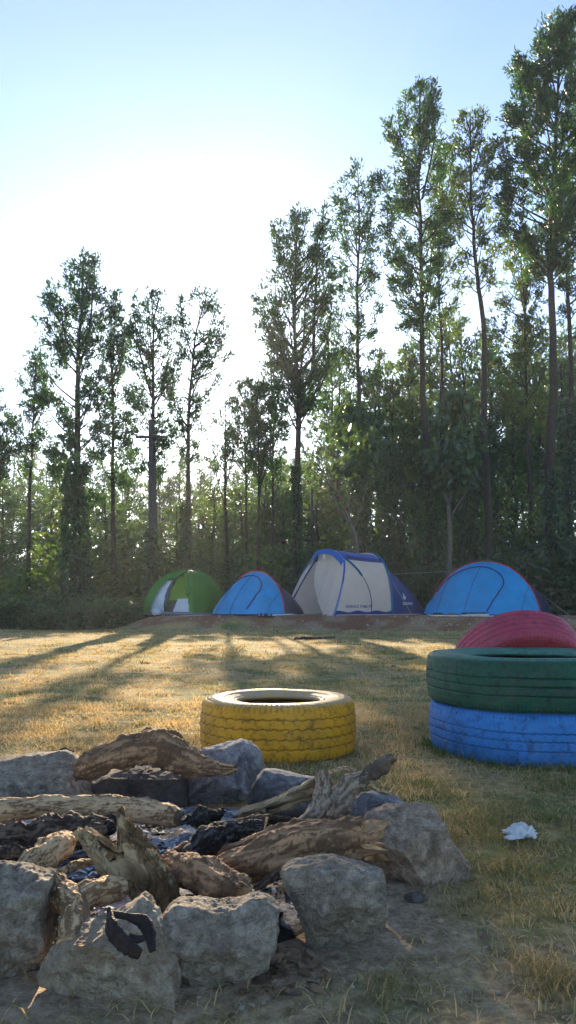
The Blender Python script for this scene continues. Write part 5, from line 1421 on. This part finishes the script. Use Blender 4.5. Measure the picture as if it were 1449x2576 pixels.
def family_tent():
    be = fab('beige_canvas', (0.84, 0.69, 0.58), .5, .7, .06); bl = fab('royal_blue_canvas', (0.012, 0.11, 0.40), .2, .5)
    nv = fab('navy_trim', (0.008, 0.03, 0.13), .05); db = fab('deep_blue_canvas', (0.008, 0.055, 0.20), .15, .5); teal = fab('teal_band', (0.01, 0.11, 0.22), .15)
    g = .33; Y0 = 19.35
    yaw = R(55)
    ax = np.array([math.sin(yaw), math.cos(yaw), 0]); lat = np.array([math.cos(yaw), -math.sin(yaw), 0])
    foot = P(840, 1551, Y0)
    W = 2.02; L = 1.98; H = 1.74
    O = np.array([foot[0], Y0, g]) - lat * W / 2      # centre of the front foot line
    root = empty('family_tent', tuple(O), 'largest tent, beige with a blue roof and an open front door', 'tent', 'tents pitched along the bank')
    up = np.array([0, 0, 1.0])
    def sec(phi, k=1.0):
        c, s = np.cos(phi), np.sin(phi)
        x = W / 2 * np.sign(c) * np.abs(c) ** .70 * k; z = H * np.abs(s) ** .84 * k
        return x, z
    def edge_s(z): return .58 * np.clip(z / 1.42, 0, 1) - .06 * sstep(z, 1.42, 1.74)
    def body(phi, t):
        x, z = sec(phi)
        z1 = z * (1 - .05 * t)
        s0 = edge_s(z); s = s0 + (L - s0) * t
        sag = .03 * np.sin(t * math.pi) * (1 - np.abs(np.cos(phi)))
        n = .014 * fbm(np.stack([phi * 3, t * 4, 0 * t], -1), 6, 4) * np.sin(np.clip(t, 0, 1) * math.pi)
        x = x - np.sign(x) * (.03 * np.sin(t * math.pi)) + n
        return O + x[:, None] * lat + s[:, None] * ax + (z1 - sag)[:, None] * up
    ph_roof = (.30 * math.pi, .70 * math.pi)
    def panel(name, p0, p1, mat, nu=50, t0=0., t1=1.):
        W_, Fq = surf_grid(lambda u, v: body(p0 + (p1 - p0) * u, t0 + (t1 - t0) * v), nu, 40)
        return mesh_np(name, W_, [Fq], mat, root, None, True)
    side = panel('side_wall', 0.0, ph_roof[0], be)
    panel('side_wall', ph_roof[1], math.pi, be)
    roof = panel('roof', ph_roof[0], ph_roof[1], bl, 60)
    # visor over the door
    def visor(u, v):
        phi = ph_roof[0] - .05 + (ph_roof[1] - ph_roof[0] + .10) * u
        b = body(phi, 0 * u); e = np.sin(u * math.pi)
        return b - ax * (.015 + .05 * v * 1)[:, None] - up * (v * (.13 + .08 * np.abs(u - .5) * 2))[:, None]
    W_, Fq = surf_grid(visor, 60, 10); vis = mesh_np('visor', W_, [Fq], bl, root, None, True)
    # front panel, ruled between the two front edges
    def frontp(u, v):     # u 0 right .. 1 left, v 0 ground .. 1 top
        phi = np.arcsin(np.clip((v * .97), 0, 1) ** (1 / .84)); z = H * v * .97
        x = W / 2 * np.cos(phi) ** .70
        s = edge_s(z)
        return (x * (1 - 2 * u)), s, z
    def fp(u, v, fold=0., push=0.):
        x, s, z = frontp(u, v)
        f = fold * (np.sin(u * 60 + 3 * v) * .5 + np.sin(u * 27 + 1) * .6) * (1 - v * .6)
        s = s + f - push * (1 - v)
        return O + x[:, None] * lat + s[:, None] * ax + z[:, None] * up
    # curtain on the right of the doorway: left edge runs from top to a bunched foot
    def curtain(u, v):
        ul = .78 - .60 * np.clip(1 - v / .86, 0, 1) ** 1.5
        return fp(u * ul, v, .018, .05)
    W_, Fq = surf_grid(curtain, 80, 50); mesh_np('door_curtain', W_, [Fq], be, root, None, True)
    def flap(u, v):
        ul = .845 + .10 * np.clip(1 - v / .86, 0, 1)
        uu = ul + (1 - ul) * u
        return fp(uu, v, .008, .12)
    W_, Fq = surf_grid(flap, 24, 50); mesh_np('door_flap', W_, [Fq], be, root, None, True)
    mb = MB(); v = np.linspace(.0, .88, 30); p = flap(np.zeros(30), v) - ax * .01; p[:, 2] = np.maximum(p[:, 2], g - .02); p[0] -= ax * .12; mb.tube(p, .020, 6); mb.build('flap_band', nv, root, True)
    # corner bands
    v = np.linspace(0, .83, 30)
    x, s, z = frontp(0 * v, v); p = O + (x + .012)[:, None] * lat + (s - .012)[:, None] * ax + z[:, None] * up
    mb = MB(); mb.tube(p, .024, 8); mb.build('corner_band', bl, root, True)
    p = O + (-x - .012)[:, None] * lat + (s - .012)[:, None] * ax + z[:, None] * up
    mb = MB(); mb.tube(p, .034, 8); mb.build('corner_band', teal, root, True)
    # diagonal pole from the shoulder down to the side foot: upper half sleeved
    def onb(phi, t, d=.012): 
        b = body(phi, t); x, z = sec(phi); c = O + (np.full_like(t, .9))[:, None] * ax
        nrm = lat * np.sign(x)[:, None] + up * (np.sin(phi) ** 3)[:, None]; nrm = nrm / np.linalg.norm(nrm, axis=1, keepdims=True)
        return b + nrm * d
    tt = np.linspace(0, 1, 40); phi = ph_roof[0] * (1 - tt ** 1.15); t = .02 + .60 * np.sin(tt * math.pi / 2) ** 1.0
    p = onb(phi, t, .014)
    mb = MB(); mb.tube(p[:18], .030, 8); mb.build('pole_sleeve', teal, root, True)
    mb = MB(); mb.tube(p[17:], .009, 6); mb.build('pole', nv, root, True)
    # dark strap between the shoulders
    t = np.linspace(.12, .98, 20)
    W_, Fq = surf_grid(lambda u, v: onb(ph_roof[0] + .01 + .13 * u, .10 + .88 * v, .012), 8, 20); mesh_np('roof_strap', W_, [Fq], nv, root, None, True)
    # rear hoop band
    ph = np.linspace(0, math.pi, 60); p = onb(ph, np.full(60, .985), .012); mb = MB(); mb.tube(p, .036, 8); mb.build('hoop_band', teal, root, True)
    # inside: partition at the back with a bright window, floor, mat
    inn = fab('inner_cloth', (0.62, 0.52, 0.40), .5, .8, .05)
    def part(u, v):
        phi = u * math.pi; x, z = sec(phi, .97)
        X = x * v; Z = z * v
        return O + X[:, None] * lat + np.full_like(u, L - .12)[:, None] * ax + Z[:, None] * up
    W_, Fq = surf_grid(part, 40, 20); mesh_np('inner_partition', W_, [Fq], inn, root, None, True)
    # ground skirt
    W_, Fq = surf_grid(lambda u, v: O + (W / 2 + .004 + .05 * (1 - v))[:, None] * lat + (u * L)[:, None] * ax + (v * .13 - .02 + .02 * np.sin(u * 20) * v)[:, None] * up, 40, 4)
    mesh_np('mud_skirt', W_, [Fq], nv, root, None, True)
    fl = np.array([O - lat * W / 2, O + lat * W / 2, O + lat * W / 2 + ax * L, O - lat * W / 2 + ax * L]) + [0, 0, .03]
    mesh_np('floor', fl, [[[0, 1, 2, 3]]], nv, root)
    # bedroom at the rear, sloping to the ground
    RL = 1.5
    def bed(u, t):
        phi = u * math.pi; x, z = sec(phi, .93); z = z * .93
        bx = W / 2 * .62 * np.cos(phi) ; A1 = L + RL + .28 * np.sin(phi)
        X = x * (1 - t) + bx * t; A = L * (1 - t) + A1 * t; Z = z * (1 - t) ** .60
        Z = Z + .02 * fbm(np.stack([u * 6, t * 6, 0 * u], -1), 44, 4) * np.sin(t * math.pi)
        return O + X[:, None] * lat + A[:, None] * ax + Z[:, None] * up
    W_, Fq = surf_grid(bed, 90, 50); bed_o = mesh_np('bedroom_canvas', W_, [Fq], db, root, None, True)
    # side lettering and emblems
    wm = fab('white_print', (.75, .78, .8), 0); bp = fab('blue_print', (.03, .07, .25), 0)
    sx = ax
    decal('ARPENAZ FAMILY', O + lat * W / 2 + ax * .38 + up * .20, sx, up + lat * -.05, .105, side, bp, root)
    decal('4', O + lat * W / 2 + ax * 1.20 + up * .20, sx, up, .12, side, fab('red_print', (.5, .05, .05), 0), root)
    o1 = P(812, 1404, Y0 + .2)
    decal(None, o1, lat, up, .13, vis, wm, root, 'emblem', MARK)
    q = P(1016, 1508, Y0 + 1.6)
    decal(None, q, (.85, .52, 0), (0, .0, 1), .19, bed_o, wm, root, 'emblem', MARK)
    decal('QUECHUA', q + np.array([-.05, 0, -.14]), (.85, .52, 0), (0, .0, 1), .095, bed_o, wm, root)
    mb = MB()
    a = O + lat * W / 2 + up * 1.3 + ax * .5; guy(root, a, O + lat * (W / 2 + .35) - ax * .3 - up * .06)
    a = O - lat * W / 2 + up * 1.0 + ax * .5; guy(root, a, O - lat * (W / 2 + .6) + ax * .2)
    a = bed(np.array([.35]), np.array([.3]))[0]; guy(root, a, a + np.array([2.2, 1.2, .15]))
    a = bed(np.array([.2]), np.array([.15]))[0]; b = a + lat * .7; b[2] = g; guy(root, a, b)
    # mat in the doorway
    mt = fab('salmon_mat_cloth', (.50, .25, .19), 0, .9)
    W_, Fq = surf_grid(lambda u, v: O + (-.95 + 1.75 * u)[:, None] * lat + (-.42 + .60 * v)[:, None] * ax + (.012 + .012 * np.sin(u * 9) * np.sin(v * 7 + 1) - .0)[:, None] * up, 30, 16)
    o = mesh_np('door_mat', W_, [Fq], mt, None, None, True); o.modifiers.new('thick', 'SOLIDIFY').thickness = .01
    tag(o, 'salmon pink mat spread at the doorway of the largest tent', 'mat')

def sheet(name, poly, z, mat, label, group):
    V = []; n = len(poly)
    for x, y in poly: V.append([x, y, ground_h(np.array([x]), np.array([y]))[0] + z])
    bm = bmesh.new(); vs = [bm.verts.new(v) for v in V]; bm.faces.new(vs)
    r = bmesh.ops.extrude_face_region(bm, geom=bm.faces[:]); 
    for v in [e for e in r['geom'] if isinstance(e, bmesh.types.BMVert)]: v.co.z -= .02
    bmesh.ops.recalc_face_normals(bm, faces=bm.faces[:])
    me = bpy.data.meshes.new(name); bm.to_mesh(me); bm.free(); me.materials.append(mat)
    o = bpy.data.objects.new(name, me); C.objects.link(o)
    return tag(o, label, 'ground sheet', group)

def shoe(loc, rz, top, label, kind='shoe', s=1.0):
    root = empty('shoe', loc, label, 'shoe', 'shoes left outside the right tent')
    iv, jf = ico(4)
    x = iv[:, 0]; v = iv * np.array([.145, .052, .05]) * s
    h = np.where(x < 0, 1.0, 1.0 - .55 * np.clip(x, 0, 1)); v[:, 2] = np.where(iv[:, 2] > 0, v[:, 2] * 1.15 * h, v[:, 2] * .3) + .03 * s
    op = (x < .15) & (iv[:, 2] > .75); v[:, 2] = np.where(op, .045 * s, v[:, 2])
    rot = np.array(Matrix.Rotation(rz, 3, 'Z'))
    mesh_np('upper', v @ rot.T + np.array(loc), [jf], top, root, None, True)
    a = np.linspace(0, TAU, 28, endpoint=False); p = np.stack([.15 * np.cos(a), .056 * np.sin(a) * (1 - .15 * np.cos(a)), 0 * a], -1) * s
    V = np.vstack([p, p + [0, 0, .025 * s], [[0, 0, 0], [0, 0, .025 * s]]]); j = np.arange(28); j2 = (j + 1) % 28
    Fq = np.stack([j, j2, j2 + 28, j + 28], -1); T = np.vstack([np.stack([j2, j, np.full(28, 56)], -1), np.stack([j + 28, j2 + 28, np.full(28, 57)], -1)])
    mesh_np('sole', V @ rot.T + np.array(loc), [T, Fq], fab('sole_rubber', (.6, .6, .6), 0), root)

def build_tents():
    grey = fab('grey_canvas', (0.035, 0.05, 0.09), .12, .3, .2, .6); navy = fab('navy_canvas', (0.018, 0.03, 0.085), .12, .4)
    green_tent()
    popup_tent(549, 718, 1545, 1437, 20.2, R(32), 1.25, 'smaller blue tent with red piping and a grey tail, beside the green tent', grey,
               [(.80, .28), (.72, .24), (.60, .14), (.46, .14), (.37, .22), (.33, .38), (.34, .60), (.37, .88)], 3)
    family_tent()
    popup_tent(1090, 1334, 1548, 1412, 19.8, R(36), 2.3, 'bright blue tent with red piping and a navy tail, right of the largest tent', navy,
               [(.80, .30), (.70, .20), (.58, .13), (.46, .14), (.37, .22), (.33, .38), (.34, .60), (.38, .93)], 8, logo=True)
    pk = fab('pink_sheet_cloth', (.55, .36, .36), .1, .8); lv = fab('lavender_sheet_cloth', (.62, .55, .68), .1, .8); gy = fab('grey_sheet_cloth', (.25, .27, .33), .1, .8)
    def at(px, Y): return (P(px, 1540, Y)[0], Y)
    GS = 'ground sheets under the tents'
    sheet('ground_sheet', [at(365, 20.5), at(480, 19.95), at(520, 20.1), at(575, 20.9), at(560, 22.3), at(380, 22.6)], .028, pk, 'pinkish ground sheet edge showing under the green tent', GS)
    sheet('ground_sheet', [at(530, 20.1), at(600, 19.28), at(690, 19.1), at(738, 19.4), at(745, 21.5), at(560, 22)], .032, lv, 'lavender ground sheet edge showing under the smaller blue tent', GS)
    sheet('ground_sheet', [at(1068, 20.0), at(1085, 19.3), at(1170, 18.55), at(1270, 18.4), at(1335, 19.0), at(1360, 21), at(1130, 21.6)], .030, lv, 'lavender ground sheet edge sticking out under the right blue tent', GS)
    sheet('ground_sheet', [at(845, 19.2), at(1005, 20.45), at(1100, 21.0), at(1090, 22.0), at(1000, 21.6), at(860, 20.0)], .03, pk, 'pink ground sheet edge along the side of the largest tent', GS)
    # shoes
    bk = fab('black_shoe', (.015, .015, .018), 0); bs = fab('blue_shoe', (.04, .07, .13), 0); gs = fab('grey_shoe', (.10, .10, .11), 0)
    for px, Y, rz, mt, lb in ((1103, 18.76, .2, bk, 'leftmost black shoe with a white sole before the right blue tent'), (1137, 18.71, 2.6, gs, 'dark grey shoe second from the left before the right blue tent'),
                              (1172, 18.62, .5, bk, 'black shoe in the middle of the row before the right blue tent'), (1190, 18.52, 2.9, bs, 'bluish shoe with a pale sole, second from the right in the row'),
                              (1214, 18.50, .3, bs, 'rightmost bluish shoe in the row before the right blue tent')):
        x, y = at(px, Y); shoe((x, y, ground_h(np.array([x]), np.array([y]))[0] + .025), rz, mt, lb, s=1.12)
    for px, Y, rz, lb in ((662, 19.0, .3, 'left one of two black sandals before the smaller blue tent'), (677, 18.95, 2.8, 'right one of two black sandals before the smaller blue tent')):
        x, y = at(px, Y); z = ground_h(np.array([x]), np.array([y]))[0] + .03
        root = empty('sandal', (x, y, z), lb, 'sandal', 'sandals outside the smaller blue tent')
        rot = np.array(Matrix.Rotation(rz, 3, 'Z'))
        a = np.linspace(0, TAU, 24, endpoint=False); p = np.stack([.14 * np.cos(a), .05 * np.sin(a), 0 * a], -1)
        V = np.vstack([p, p + [0, 0, .03], [[0, 0, 0], [0, 0, .03]]]); j = np.arange(24); j2 = (j + 1) % 24
        mesh_np('sole', V @ rot.T + [x, y, z], [np.vstack([np.stack([j2, j, np.full(24, 48)], -1), np.stack([j + 24, j2 + 24, np.full(24, 49)], -1)]), np.stack([j, j2, j2 + 24, j + 24], -1)], bk, root)
        for xo in (-.05, .05):
            t = np.linspace(0, math.pi, 12); q = np.stack([np.full(12, xo), .05 * np.cos(t), .03 + .05 * np.sin(t)], -1); mb = MB(); mb.tube(q @ rot.T + [x, y, z], .012, 6); mb.build('strap', bk, root)

# ------------------------------------------------------------------ light, air, camera
SUN_AZ = R(-5.0)      # from +Y towards +X
SUN_EL = R(16.5)
def build_light():
    w = bpy.data.worlds.new('World'); bpy.context.scene.world = w; w.use_nodes = True
    nt = w.node_tree; nt.nodes.clear(); n = N(nt)
    sky = n('ShaderNodeTexSky', sky_type='NISHITA', sun_disc=False, sun_elevation=SUN_EL, sun_rotation=SUN_AZ, altitude=900.0, air_density=0.85, dust_density=0.42, ozone_density=2.2)
    bg = n('ShaderNodeBackground', {'Color': sky.outputs[0], 'Strength': 0.10}); o = n('ShaderNodeOutputWorld'); nt.links.new(bg.outputs[0], o.inputs[0])
    l = bpy.data.lights.new('sun', 'SUN'); l.energy = 5.0; l.angle = R(0.53); l.color = (1.0, 0.80, 0.55)
    s = bpy.data.objects.new('sun', l); C.objects.link(s)
    d = Vector((math.sin(SUN_AZ) * math.cos(SUN_EL), math.cos(SUN_AZ) * math.cos(SUN_EL), math.sin(SUN_EL)))
    s.rotation_euler = (-d).to_track_quat('-Z', 'Y').to_euler(); s.location = (0, 0, 40)

def build_haze():
    m, nt, out = newmat('haze_air'); n = N(nt)
    v = n('ShaderNodeVolumePrincipled', {'Color': (0.92, 0.95, 1.0, 1), 'Density': HAZE, 'Anisotropy': 0.35}); nt.links.new(v.outputs[0], out.inputs['Volume'])
    x0, x1, y0, y1, z0, z1 = -430, 430, -90, 640, -16, 30
    V = np.array([[x, y, z] for x in (x0, x1) for y in (y0, y1) for z in (z0, z1)], float)
    o = mesh_np('haze', V, [[[0, 1, 3, 2], [4, 6, 7, 5], [0, 4, 5, 1], [2, 3, 7, 6], [0, 2, 6, 4], [1, 5, 7, 3]]], m, None, None, loc=(0, 0, 0))
    tag(o, 'thin morning haze lying between the trees', 'haze', kind='stuff')
HAZE = 0.0009

build_ground()
build_grass()
build_ash()
build_rocks()
build_logs()
build_peel()
build_litter()
build_tyres()
build_tents()
build_front_trees()
build_back()
build_poles()
build_light()
build_haze()

cd = bpy.data.cameras.new('camera'); cam = bpy.data.objects.new('camera', cd); C.objects.link(cam)
cam.location = (0, 0, CAMH); cam.rotation_euler = (math.pi / 2 + PITCH, 0, 0)
cd.sensor_fit = 'VERTICAL'; cd.sensor_height = 36; cd.lens = F / 2576 * 36; cd.clip_start = .05; cd.clip_end = 3000
sc = bpy.context.scene; sc.camera = cam
sc.view_settings.view_transform = 'Standard'; sc.view_settings.look = 'None'; sc.view_settings.exposure = 1.85; sc.view_settings.gamma = 1
sc.render.engine = 'CYCLES'
sc.cycles.use_denoising = True
sc.cycles.max_bounces = 6; sc.cycles.diffuse_bounces = 3; sc.cycles.transmission_bounces = 4; sc.cycles.volume_bounces = 1; sc.cycles.glossy_bounces = 2
sc.cycles.sample_clamp_indirect = 8
